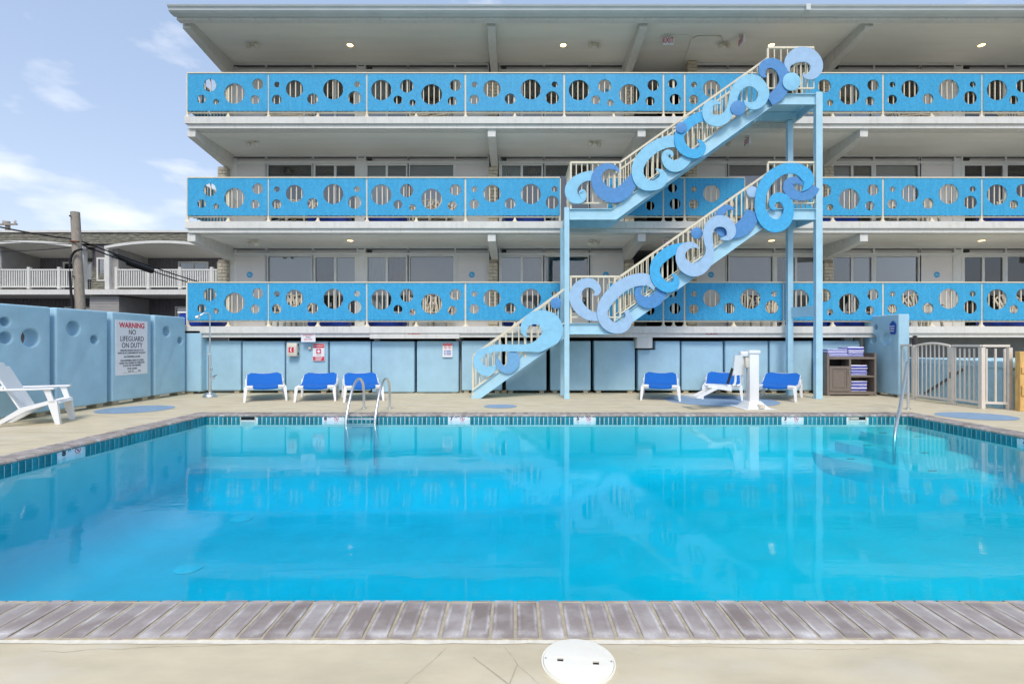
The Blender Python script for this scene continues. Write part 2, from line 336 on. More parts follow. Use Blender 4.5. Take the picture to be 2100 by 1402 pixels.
# ------------------------------------------------------------------ ground, deck, pool
PXL, PXR, PYN, PYF = -5.57, 7.0, 2.485, 8.88          # pool water edges
CW = 0.32                                             # coping width
mb = MB()                                             # ground far and wide, leaving the pool open
X0, X1, Y0, Y1 = -600, 600, -600, 900
gx0, gx1, gy0, gy1 = PXL-0.6, PXR+0.6, PYN-0.6, PYF+0.6
for (a, b, c, d) in ((X0, gx0, Y0, Y1), (gx1, X1, Y0, Y1), (gx0, gx1, Y0, gy0), (gx0, gx1, gy1, Y1)):
    mb.add([(a,c,-.06),(b,c,-.06),(b,d,-.06),(a,d,-.06)], [(0,1,2,3)])
struct(mb.build('ground', ASPH))
dk = MB()
dx0, dx1, dy0, dy1 = -9.6, 17.5, -4.0, 14.6
ox0, ox1, oy0, oy1 = PXL-CW, PXR+CW, PYN-CW, PYF+CW
for (a, b, c, d) in ((dx0, ox0-.003, dy0, dy1), (ox1+.003, dx1, dy0, dy1), (ox0-.003, ox1+.003, dy0, oy0-.003), (ox0-.003, ox1+.003, oy1+.003, dy1)):
    dk.box(a, b, c, d, -0.05, 0.0)
deck = struct(dk.build('pool_deck', DECK))
for (x0, y0, x1, y1) in ((-5.95, 6.1, -9.2, 6.9), (-5.95, 9.5, -8.3, 11.4), (0.0, 2.0, -.8, -1.2), (.27, 1.72, .02, 1.35), (-.18, 2.05, .55, 1.25), (-2.2, 9.25, -2.2, 12.6), (2.3, 9.25, 2.3, 12.6), (6.4, 9.25, 6.4, 12.6), (7.35, 7.6, 9.3, 7.6)):
    d = Vector((x1-x0, y1-y0, 0)); n = Vector((-d.y, d.x, 0)).normalized() * 0.0022
    MB().add([(x0-n.x,y0-n.y,.002),(x1-n.x,y1-n.y,.002),(x1+n.x,y1+n.y,.002),(x0+n.x,y0+n.y,.002)], [(0,1,2,3)]).build('deck_joint', GROUT, deck)
rc_ = random.Random(3)
for (x0, y0, x1, y1) in ((-.05, 2.12, .42, 1.30), (-.3, 2.12, -.9, 1.2), (.52, 2.13, 1.5, 2.10), (-1.2, 2.13, -2.0, 2.11)):
    p_ = []; n_ = 26; dd = Vector((x1-x0, y1-y0)); nn_ = Vector((-dd.y, dd.x)).normalized(); w0 = 0
    for i in range(n_+1):
        w0 += rc_.uniform(-.007,.007); c_ = Vector((x0, y0))+dd*i/n_+nn_*w0; hw = rc_.uniform(.0003,.0011)
        p_.append((c_+nn_*hw, c_-nn_*hw))
    MB().add([(a.x, a.y, .0015) for a, b in p_]+[(b.x, b.y, .0015) for a, b in p_], [(i, i+1, n_+2+i, n_+1+i) for i in range(n_)]).build('hairline_crack', CRACK, deck)
# caulk line between deck and near coping
ck = MB()
xs = [dx0*0+ox0 + i*0.11 for i in range(int((ox1-ox0)/0.11)+1)]
ck.add([(x, oy0-0.022-0.010*random.random(), .003) for x in xs] + [(x, oy0+0.006, .003) for x in xs], [(i, i+1, len(xs)+i+1, len(xs)+i) for i in range(len(xs)-1)])
ck.build('caulk_strip', mat('caulk', (226,220,204), 0.8, 0.06, 20.0), deck)
# basin (apparent depths)
def zfloor(x): 
    a, b = -1.62, -0.92
    tt = min(1, max(0, (x + 1.0) / 5.0)); tt = tt*tt*(3-2*tt)
    return a + (b - a) * tt
RC = 0.5
def cove(q): return 0.0 if q >= RC else RC - math.sqrt(max(0, RC*RC - (RC-q)**2))
def ticks(a, b, n):
    e = [RC*(1-math.cos(R(90*i/8))) for i in range(8)]
    return [a+v for v in e] + [a+RC+(b-a-2*RC)*i/n for i in range(n+1)] + [b-v for v in reversed(e)]
gx, gy = ticks(PXL, PXR, 40), ticks(PYN, PYF, 14); nx, ny = len(gx), len(gy)
bv = []; bf = []
for y in gy:
    for x in gx:
        zf_ = zfloor(x); rise = max(cove(x-PXL), cove(PXR-x), cove(y-PYN), cove(PYF-y)); bv.append((x, y, min(zf_+rise, -.15)))
bf += [(j*nx+i, j*nx+i+1, (j+1)*nx+i+1, (j+1)*nx+i) for j in range(ny-1) for i in range(nx-1)]
rim = [i for i in range(nx)] + [j*nx+nx-1 for j in range(1, ny)] + [(ny-1)*nx+i for i in range(nx-2, -1, -1)] + [j*nx for j in range(ny-2, 0, -1)]
nb0 = len(bv); bv += [(bv[i][0], bv[i][1], -.03) for i in rim]
bf += [(rim[k], rim[(k+1)%len(rim)], nb0+(k+1)%len(rim), nb0+k) for k in range(len(rim))]
me = bpy.data.meshes.new('pool_basin'); me.from_pydata(bv, [], bf); me.update(); smooth(me, 60)
basin = struct(put('pool_basin', me, PLAST, origin=False))
# corner steps inside the basin
for k, (r, z) in enumerate(((0.85, -.26), (1.3, -.44), (1.75, -.62))):
    ring = lambda q, zz_: [(PXR - q*math.cos(R(a)), PYF - q*math.sin(R(a)), zz_) for a in range(0, 91, 5)]
    v0, v1, v2 = ring(r-.05, z), ring(r, z-.02), ring(r+.09, z-.42); nn = len(v0)
    MB().add([(PXR, PYF, z)] + v0 + v1 + v2, [(0, i+2, i+1) for i in range(nn-1)] + [(1+k*nn+i, 2+k*nn+i, 2+(k+1)*nn+i, 1+(k+1)*nn+i) for k in (0, 1) for i in range(nn-1)]).build('pool_step', PLAST, basin, sm=50)
    for a in (25, 62):
        cx, cy2 = PXR-(r-.1)*math.cos(R(a)), PYF-(r-.1)*math.sin(R(a))
        MB().box(cx-.06, cx+.06, cy2-.012, cy2+.012, z, z+.004).build('step_marker', SIGNK, basin)
for (x, y) in ((545,1028), (387,1160)):
    d = (CAMH+1.6)*F/(y-700); c = (PX(x,d), min(d, PYF-.68), -1.615)
    MB().lathe([(.17,0),(.17,.01),(.12,.03),(0.01,.035)], c, 24).build('drain_cover', mat('drain_plastic', (158,218,222), .6, .03) if 'drain_plastic' not in MATS else MATS['drain_plastic'], basin, sm=40)
wt = MB().box(PXL-.03, PXR+.03, PYN-.03, PYF+.03, -2.1, -.10)
water = struct(wt.build('water', WATER))
# waterline tiles: 300 largest as parts, the rest joined
band = empty('tile_band', (PXL, PYF, -.1)); tag(band, 'teal waterline tile band running round the pool wall', 'tiles')
g = MB()
g.box(PXL, PXR, PYF-.006, PYF+.05, -.20, -.012); g.box(PXL-.05, PXL+.006, PYN, PYF-.006, -.20, -.012); g.box(PXR-.006, PXR+.05, PYN, PYF-.006, -.20, -.012); g.box(PXL, PXR, PYN-.05, PYN+.006, -.20, -.012)
g.build('grout_bed', TGROUT, band)
TW = 0.0775
tme = MB().box(-.0325, .0325, -.005, 0, -.17, -.018).mesh('tile')
tme.materials.append(TILE)
rest = MB(); nt_ = 0
MARK = [('back', 680, '8'), ('back', 938, '7'), ('back', 1197, '5'), ('back', 1622, '3')]
mkx = [(PX(x, PYF)-.16, PX(x, PYF)+.18) for _, x, _ in MARK]
skx = [(PX(495, PYF), PX(523, PYF)), (PX(1742, PYF), PX(1774, PYF))]
def tilepos():
    for i in range(int((PXR-PXL)/TW)):
        x = PXL + .04 + i*TW
        if any(a-.03 < x < b+.03 for a, b in mkx+skx): continue
        yield (x, PYF-.006, 0), 0
    n = int((PYF-PYN)/TW)
    for i in range(n):
        y = PYF - .05 - i*TW
        if 6.02 < y < 6.36: continue
        yield (PXL+.006, y, 0), R(90)
    for i in range(n):
        y = PYF - .05 - i*TW
        if 6.55 < y < 6.9: continue
        yield (PXR-.006, y, 0), R(-90)
for (loc, rz) in tilepos():
    big = loc[1] > 4.6 and not (rz < 0 and loc[1] < 6.2)
    if big and nt_ < 300:
        o = bpy.data.objects.new('tile', tme); o.location = loc; o.rotation_euler = (0,0,rz); COL.objects.link(o); o.parent = band
        o.matrix_parent_inverse = Matrix.Translation(BASE[band.name]).inverted(); nt_ += 1
    else:
        s = 1 if rz > 0 else -1
        rest.box(min(loc[0], loc[0]+s*.008), max(loc[0], loc[0]+s*.008), loc[1]-.0355, loc[1]+.0355, -.17, -.018)
o = rest.build('tiles', TILE, band); o['kind'] = 'stuff'
# depth markers and skimmer mouths
def nodive(parent, at, xf, r):
    ring = plate([circ(0,0,r,28), circ(0,0,r*.82,28)], .002, 0, xf, at); put('no_diving_ring', ring, SIGNR, parent)
    s = r*.85; w = r*.09
    bar = plate([[(-s*.7-w, s*.7-w), (-s*.7+w, s*.7+w), (s*.7+w, -s*.7+w), (s*.7-w, -s*.7-w)]], .0022, 0, xf, at); put('no_diving_bar', bar, SIGNR, parent)
    fg = plate([[(-s*.35,-s*.1),(s*.2,s*.5),(s*.35,s*.35),(s*.05,s*.0),(s*.3,-s*.45),(s*.12,-s*.5),(-s*.12,-s*.05),(-s*.25,-s*.2)]], .0018, 0, xf, at); put('diver_figure', fg, SIGNK, parent)
def marker(at, xf, num, label):
    e = empty('depth_marker', at); tag(e, label, 'depth marker', 'pool depth markers')
    put('marker_tile', plate([[(-.165,-.17),(.165,-.17),(.165,-.018),(-.165,-.018)]], .01, 0, xf, at), SIGNW, e)
    a = Vector(at) + xf.to_3x3() @ Vector((0,0,.0015))
    def off(x, y): return Vector(a) + xf.to_3x3() @ Vector((x, y, 0))
    text(num, .10, off(-.105,-.058), SIGNK, e, xf, .95, bold=.004); text('FT', .042, off(-.025,-.040), SIGNK, e, xf, 1.0)
    nodive(e, off(.09,-.060), xf, .040)
for _, x, nmb in MARK: marker((PX(x, PYF), PYF-.011, 0), FRONT, nmb, {'8':'white 8 FT depth marker with no diving symbol beside the pool ladder','7':'white 7 FT depth marker on the back pool wall left of the stairs','5':'white 5 FT depth marker on the back pool wall near the stair post','3':'white 3 FT depth marker with no diving symbol below the pool lift'}[nmb])
marker((PXL+.011, 6.19, 0), SIDE, '8', 'white 8 FT depth marker with no diving symbol on the left pool wall')
marker((PXR-.011, 6.72, 0), SIDEL, '3', 'white 3 FT depth marker cut by the right edge of the picture')
for i, (a, b) in enumerate(skx):
    e = empty('skimmer', ((a+b)/2, PYF, -.1)); tag(e, ['dark skimmer slot in the tile band left of the ladder', 'skimmer slot in the tile band near the corner steps'][i], 'skimmer')
    MB().box(a, b, PYF-.009, PYF+.02, -.085, -.02).build('slot', BLACK, e)
    MB().box(a-.02, b+.02, PYF-.014, PYF-.0095, -.022, -.012).box(a-.02, a, PYF-.014, PYF-.0095, -.10, -.022).box(b, b+.02, PYF-.014, PYF-.0095, -.10, -.022).build('frame', TANR, e)
    if i: MB().box(a+.01, a+.16, PYF-.013, PYF-.0092, -.075, -.035).build('flap', TANR, e)
# coping
cop = empty('pool_coping', (PXL, PYN, 0)); tag(cop, 'mauve brick coping laid edge to edge round the pool rim', 'coping')
BW = 0.111
prof = [(0, .006), (.02, .012), (.285, .010), (CW+.008, .004), (CW+.022, -.012), (CW+.014, -.03), (CW-.004, -.045), (0, -.045)]
cme = MB().prism(prof, 'x', -.048, .048).mesh('coping_brick'); cme.materials.append(COPE); smooth(cme, 30)
gb = MB(); gb.box(ox0, ox1, oy0, PYN-.008, -.05, .0075); gb.box(ox0, ox1, PYF+.008, oy1, -.05, .0075); gb.box(ox0, PXL-.008, PYN-.008, PYF+.008, -.05, .0075); gb.box(PXR+.008, ox1, PYN-.008, PYF+.008, -.05, .0075)
gb.build('mortar_bed', GROUT, cop)
crest = MB(); nc = 0
def brick_at(x, y, rz):
    global nc
    near = y < 3; vis = (near and abs(x) < 3.6) or (y > PYF) or (not near and (y > 4.4 if x < 0 else y > 5.6))
    if vis and nc < 300:
        o = bpy.data.objects.new('coping_brick', cme); o.location = (x, y, random.uniform(-.0015,.0015)); o.rotation_euler = (0,0,rz + random.uniform(-.006,.006)); COL.objects.link(o); o.parent = cop
        o.matrix_parent_inverse = Matrix.Translation(BASE[cop.name]).inverted(); nc += 1
    else:
        M = Matrix.Translation((x, y, 0)) @ Matrix.Rotation(rz, 4, 'Z')
        crest.add([M @ v.co for v in cme.vertices], [tuple(p.vertices) for p in cme.polygons])
n = int((ox1-ox0)/BW)
for i in range(n): brick_at(ox0 + (i+.5)*(ox1-ox0)/n, oy0, 0)
for i in range(n): brick_at(ox0 + (i+.5)*(ox1-ox0)/n, oy1, R(180))
n = int((PYF-PYN)/BW)
for i in range(n): brick_at(ox0, PYF - (i+.5)*(PYF-PYN)/n, R(-90)); brick_at(ox1, PYF - (i+.5)*(PYF-PYN)/n, R(90))
o = crest.build('coping_bricks', COPE, cop, sm=30); o['kind'] = 'stuff'
# near lid
LD = CAMH*F/(1357-700); lx = PX(1186, LD)
e = empty('valve_lid', (lx, LD, 0)); tag(e, 'round cream plastic lid with two lift slots set in the near deck', 'lid')
me = plate([circ(0,0,.142,64), [(-.085,-.012),(-.061,-.012),(-.061,.012),(-.085,.012)], [(.058,-.021),(.082,-.021),(.082,.003),(.058,.003)]], .012, .003, Matrix.Identity(4), (0,0,0))
me.transform(Matrix.Rotation(R(-5),4,'Z')); me.transform(Matrix.Translation((lx, LD, .014))); put('cover', me, LIDM, e, sm=40)
MB().lathe([(.15,.0005),(.15,.009),(.1435,.009),(.1435,.0005)], (lx,LD,0), 64, False).build('rim', LIDM, e, sm=40)
for dx, dy in ((-.073,0),(.07,-.012)): MB().box(lx+dx-.02, lx+dx+.02, LD+dy-.02, LD+dy+.02, .0008, .0024).build('slot', BLACK, e)
for dx in (-.132,.132): MB().lathe([(.004,.0141),(.004,.0155),(.001,.016)], (lx+dx,LD-dx*.08,0), 8).build('screw', STEEL, e)
# painted blue circles on the deck
for i, (x0, x1, yt, yb, lb) in enumerate(((210,347,829,846,'blue painted circle on the deck in front of the warning sign'), (992,1060,827,835,'small blue painted circle on the deck before the stair foot'), (1367,1588,808,832,'large blue painted circle on the deck under the pool lift'), (1930,2072,843,860,'blue painted circle on the deck in front of the fence gate'))):
    dt, db = CAMH*F/(yt-700), CAMH*F/(yb-700); dm = (dt+db)/2
    c = (PX((x0+x1)/2, dm), dm); rx = (x1-x0)/2*dm/F; ry = (dt-db)/2
    pl = [(c[0]+rx*math.cos(2*math.pi*k/48)*(1+random.uniform(-.008,.008)), c[1]+ry*math.sin(2*math.pi*k/48)) for k in range(48)]
    me = bpy.data.meshes.new('painted_circle'); me.from_pydata([(x,y,.004) for x, y in pl], [], [tuple(range(48))]); me.update()
    o = put('painted_circle', me, DISC, origin=False); tag(o, lb, 'floor marking', 'painted deck circles')
# ------------------------------------------------------------------ motel building
D0, DW, DR = 12.5, 14.3, 12.58
BXL, BXR = -8.38, 17.2
FL = [1.706, 4.35, 6.99]; CE = [4.065, 6.72, 9.36]
bld = empty('motel_building', (0, 18, 0)); tag(bld, 'three storey white motel with open balconies behind the pool', 'building')
for k in range(3):
    z = FL[k]
    mb = MB(); mb.box(BXL, BXR, D0, 14.9, z-.17, z); mb.build('floor_slab', WHITE, bld)
    MB().box(BXL+.06, BXR, D0+.05, D0+.30, z-.275, z-.173).build('slab_fascia', WHITE, bld)
    if k: MB().box(BXL+.06, BXR, D0+.302, 14.9, z-.29, z-.173).build('soffit', SOFF, bld)
    else: MB().box(BXL+.06, BXR, D0+.302, 14.9, z-.27, z-.173).build('soffit', SOFF, bld)
    for yj in (13.15, 13.75):
        if k: MB().box(BXL+.07, BXR, yj-.012, yj+.012, z-.292, z-.288).build('soffit_joint', SOFF, bld)
        else: MB().box(BXL+.07, BXR, yj-.012, yj+.012, 9.357, 9.3615).build('soffit_joint', SOFF, bld)
MB().box(BXL, BXR, 12.36, 24, 9.36, 9.44).build('roof', SOFF, bld)
MB().box(BXL, BXR, 12.21, 12.355, 9.24, 9.435).build('roof_fascia', WHITE, bld)
gp = [(11.93, 9.43), (11.945, 9.40), (11.98, 9.385), (11.99, 9.33), (12.04, 9.30), (12.205, 9.30), (12.205, 9.43)]
MB().prism(gp, 'x', BXL-.05, 7.0).build('gutter', GUTTER, bld)
MB().prism(gp, 'x', 7.03, BXR).build('gutter', GUTTER, bld)
MB().box(6.96, 7.07, 11.92, 12.2, 9.29, 9.44).build('gutter_joint', GUTTER, bld)
for x in (-2.9, 3.2, 10.4): MB().box(x-.09, x+.09, 12.5, 12.7, 9.44, 9.68).build('roof_vent', GUTTER, bld)
BEAMX = [-8.27, -.64, 3.17, 8.82, 16.4]
for k in range(3):
    zc = CE[k] if k < 2 else 9.355
    for x in BEAMX:
        yf = 12.6 if k < 2 else 12.42
        pr = [(yf, zc-.003), (yf, zc-.195), (DW+.1, zc-.43), (DW+.1, zc-.003)]
        MB().prism(pr, 'x', x-.1, x+.1).build('beam', WHITE, bld)
# core behind the rooms, garden level
MB().box(BXL+.3, 3.2, DW+.62, 24, 0, 9.35).build('core_wall', ROOM, bld)
MB().box(5.0, BXR, DW+.62, 24, 0, 9.35).build('core_wall', ROOM, bld)
MB().box(3.203, 4.997, 19.0, 24, 0, 9.35).build('breezeway_end_wall', SOFF, bld)
MB().box(3.0, 3.2, DW+.13, 19.0, FL[0], 9.35).build('breezeway_wall', SIDINGL, bld); MB().box(5.0, 5.2, DW+.13, 19.0, FL[0], 9.35).build('breezeway_wall', SIDINGL, bld)
for k in range(3):
    MB().box(3.203, 4.997, 14.902, 19.0, FL[k]-.2, FL[k]-.002).build('breezeway_floor', SIDINGL, bld)
MB().box(BXL+.05, BXL+.28, DW+.02, 24, 0, 9.35).build('end_wall', SOFF, bld)
MB().box(BXL+.4, 9.35, 13.75, 13.95, 0, 1.43).build('garden_level_wall', DARK, bld)
MB().box(9.36, BXR, 13.75, 13.95, 0, 1.43).build('garden_level_wall', SIDINGL, bld)
# brick piers
PIERX = [-8.42, -.68, 3.22, 5.02, 8.92, 16.4]
for k in range(3):
    for x in PIERX:
        w = .13
        zt = (CE[k] if k < 2 else 9.355) - (.40 if x != 5.02 else 0.0)
        pe = MB().box(x-w+.012, x+w-.012, DW-.118, DW+.12, FL[k]+.001, zt).build('brick_pier', mat('mortar', (160,150,132), .9, .05) if 'mortar' not in MATS else MATS['mortar'], bld)
        bb = MB(); nr = int((zt-FL[k])/.098)
        for r in range(nr):
            z0 = FL[k]+.004+r*.098; z1 = min(z0+.086, zt)
            if r % 2: segs = [(x-w, x+w)]
            else: segs = [(x-w, x-.006), (x+.006, x+w)]
            for a, b in segs:
                j = random.uniform(0,.012)
                bb.cbox(a, b, DW-.135-j, DW+.10, z0, z1, .008)
        o = bb.build('bricks', BRICK, pe); o['kind'] = 'stuff'
# bays: list of (kind, px0, px1); door, window, slider
BAYS = [[('door',477,545),('window',547,641),('slider',643,731)],
        [('slider',750,836),('window',838,932),('door',935,1000)],
        [('slider',1026,1114),('window',1116,1208),('door',1210,1276)],
        [('door',1427,1491),('window',1493,1587),('slider',1590,1676)],
        [('slider',1706,1791),('window',1794,1886),('door',1889,1957)],
        [('slider',1975,2061),('window',2064,2156),('door',2159,2227)]]
CURT = {0: ['H','DH','CK','G','LG','D','G','DG','DG','G','CD','D'], 1: ['D','DD','LG','L','CK','D','G','DG','LD','L','LD','L'], 2: ['L','DD','CD','D','CD','D','D','DD','DD','L','GD','D']}
def curtain(kind, x0, x1, z0, z1, parent):
    y = DW+.10
    if kind == 'H':
        zm = z0 + (z1-z0)*.47
        MB().box(x0, x1, y, y+.01, zm, z1).build('blind', CUR_L, parent); MB().box(x0, x1, y+.02, y+.03, z0, zm).build('blind', CUR_G, parent)
    elif kind in 'LG': MB().box(x0, x1, y, y+.01, z0+(0.0 if kind=='L' else 0), z1).build('blind', CUR_L if kind=='L' else CUR_G, parent)
    elif kind in 'CK':
        mb = MB(); n = max(6, int((x1-x0)/.035)); vs = []
        for i in range(n+1):
            x = x0+(x1-x0)*i/n; yy = y+.02*(1 if i%2 else -1)*random.uniform(.5,1)
            vs += [(x,yy,z0),(x,yy,z1)]
        mb.add(vs, [(2*i,2*i+2,2*i+3,2*i+1) for i in range(n)])
        mb.build('curtain', CUR_L if kind=='C' else CUR_D, parent)
def frame(x0, x1, z0, z1, t, y0, y1):
    return MB().box(x0, x1, y0, y1, z1-t, z1).box(x0, x1, y0, y1, z0, z0+t).box(x0, x0+t, y0, y1, z0+t, z1-t).box(x1-t, x1, y0, y1, z0+t, z1-t)
for k in range(3):
    zf = FL[k]; zc = CE[k] if k < 2 else 9.355
    zd = zf+2.10; zt0, zt1 = zd+.075, zd+.17
    ci = 0
    spans = [(BXL+.16, PX(1001.5,DW)), (PX(1022.5,DW), PX(1281,DW)), (PX(1424,DW), PX(1685,DW)), (PX(1702,DW), 16.3)]
    for a, b in spans:
        MB().box(a, b, DW, DW+.6, zt1+.03, zc-.002).build('header', TRIM, bld)
        MB().box(a, b, DW-.012, DW+.1, zd+.005, zt0).build('transom_rail', TRIM, bld)
        MB().box(a, b, DW+.06, DW+.08, zt0, zt1+.03).build('transom_panel', DOORM, bld)
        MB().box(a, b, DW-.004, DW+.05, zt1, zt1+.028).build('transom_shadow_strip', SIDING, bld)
    edges = []
    for bay in BAYS:
        xl, xr = PX(bay[0][1], DW), PX(bay[-1][2], DW)
        for kind, a, b in bay:
            x0, x1 = PX(a, DW), PX(b, DW)
            for xe in (x0-.022, x1+.022): edges.append(round(xe, 2))
            if kind == 'door':
                d_ = MB().box(x0+.03, x1-.03, DW+.03, DW+.075, zf+.01, zd-.02).build('door', DOORM, bld)
                frame(x0, x1, zf, zd+.003, .03, DW, DW+.09).build('door_frame', TRIM, d_)
                cx = (x0+x1)/2; zz_ = zf+1.55
                put('emblem_ring', plate([circ(cx, zz_, .085, 28)], .012, .003, FRONT, (0, DW+.022, 0)), SC_B, d_)
                put('emblem_wave', plate([[(cx-.05,zz_-.03),(cx+.05,zz_-.03),(cx+.055,zz_+.01),(cx+.02,zz_+.0),(cx-.01,zz_+.04),(cx-.045,zz_+.01)]], .006, 0, FRONT, (0, DW+.0155, 0)), SC_L, d_)
                s = x1-.10 if bay[-1][0]=='door' else x0+.10
                MB().lathe([(.012,0),(.03,.02),(.03,.04),(.005,.06)], (s, DW-.01, zf+1.0), 10).build('handle', STEEL, d_)
            elif kind == 'window':
                w_ = frame(x0, x1, zf+.42, zd, .035, DW, DW+.08).box(x0, x1, DW+.01, DW+.08, zf, zf+.42).build('window', TRIM, bld)
                MB().box(x0+.035, x1-.035, DW+.045, DW+.05, zf+.455, zd-.035).build('pane', GLASS, w_)
                curtain(CURT[k][ci], x0+.036, x1-.036, zf+.46, zd-.036, w_); ci += 1
            else:
                s_ = frame(x0, x1, zf+.02, zd, .05, DW, DW+.09).build('sliding_door', TRIM, bld); xm = (x0+x1)/2
                MB().box(xm-.035, xm+.035, DW+.015, DW+.07, zf+.07, zd-.05).build('meeting_stile', TRIM, s_)
                ks = CURT[k][ci]; ci += 1
                for (a_, b_, q) in ((x0+.05, xm-.035, ks[0]), (xm+.035, x1-.05, ks[-1])):
                    MB().box(a_, b_, DW+.04, DW+.045, zf+.07, zd-.05).build('pane', GLASS, s_); curtain(q, a_, b_, zf+.07, zd-.05, s_)
        vx = PX(bay[0][1]+3, DW) if bay[0][0]=='slider' else PX(bay[-1][2]-12, DW)
        if bay[0][0]=='slider': MB().box(vx, vx+.13, DW-.02, DW+.04, zt0+.015, zt1-.01).build('vent_grille', CUR_D, bld)
    for xe in sorted(set(edges)):
        MB().box(xe-.022, xe+.022, DW-.006, DW+.09, zf, zt1+.03).build('mullion', TRIM, bld)
    for a, b in ((PX(732.5,DW), PX(748.5,DW)), (PX(1958.5,DW), PX(1973.5,DW))):
        MB().box(a, b, DW+.004, DW+.5, zf, zt1+.02).build('party_wall', TRIM, bld)
# garden level columns, boxes and trim under the first floor
for x in (762, 936):
    X = PX(x, 12.62); MB().box(X-.07, X+.07, 13.1, 13.24, 0, 1.40).box(X-.12, X+.12, 13.06, 13.28, 1.40, 1.432).build('column', WHITE, bld)
MB().box(PX(758,12.5), PX(942,12.5), D0+.02, D0+.048, 1.40, 1.52).build('sign_board', WHITE, bld)
MB().cbox(PX(1306,12.55), PX(1338,12.55), D0+.03, D0+.5, PZ(712,12.53), 1.43, .02).build('duct_box', WHITE, bld, sm=40)
MB().box(PX(1735,12.9), PX(1752,12.9), 12.95, 13.1, 0, 1.43).box(PX(1765,12.9), PX(1770,12.9), 12.9, 13.1, 0, 1.43).build('column', WHITE, bld)
MB().cbox(PX(1003,12.7), PX(1015,12.7), 13.08, 13.22, 0, 1.43, .01).build('column', WHITE, bld)
# ------------------------------------------------------------------ balcony railings
PU = DR / F
QH = [(64,84,22),(62,199,37),(200,117,67),(340,194,42),(500,121,78),(685,83,23),(666,185,51)]
RH = [(108,126,79),(306,95,51),(237,202,34),(350,224,25),(498,160,80),(682,89,44),(658,211,35)]
AH = [(173,89,50),(109,195,33),(222,216,22),(364,153,79),(545,80,42),(523,200,35)]
SH = [(63,76,35),(82,197,42)]
HS = PU / 3.79
COLS = [(387,550.5,AH,0),(553,751.5,QH,0),(754.5,953,RH,0),(956.5,1155,QH,0),(1158.5,1358,RH,0),(1361.5,1400.5,SH,0),(1405,1603.5,QH,0),(1607.5,1806.5,RH,0),(1810.5,2009,QH,0),(2012.5,2211,RH,0),(2214.5,2413,QH,0)]
OPEN = {0: [(1148,1246)], 1: [(1148,1246),(1525,1609)], 2: [(1557,1645)]}
FN = ['first', 'second', 'top']
bal_me = MB().box(-.011, .011, -.011, .011, 0, .98).mesh('baluster'); bal_me.materials.append(CREAM)
post_me = MB().box(-.024, .024, -.024, .024, 0, 1.075).mesh('post'); post_me.materials.append(CREAM)
foot_me = MB().lathe([(.075,0),(.07,.012),(.04,.04),(.025,.09)], (0,0,0), 10).mesh('post_foot'); foot_me.materials.append(CREAM)
def inst(name, me, loc, parent, rz=0):
    o = bpy.data.objects.new(name, me); o.location = loc; o.rotation_euler = (0,0,rz); COL.objects.link(o); o.parent = parent
    o.matrix_parent_inverse = Matrix.Translation(BASE[parent.name]).inverted(); return o
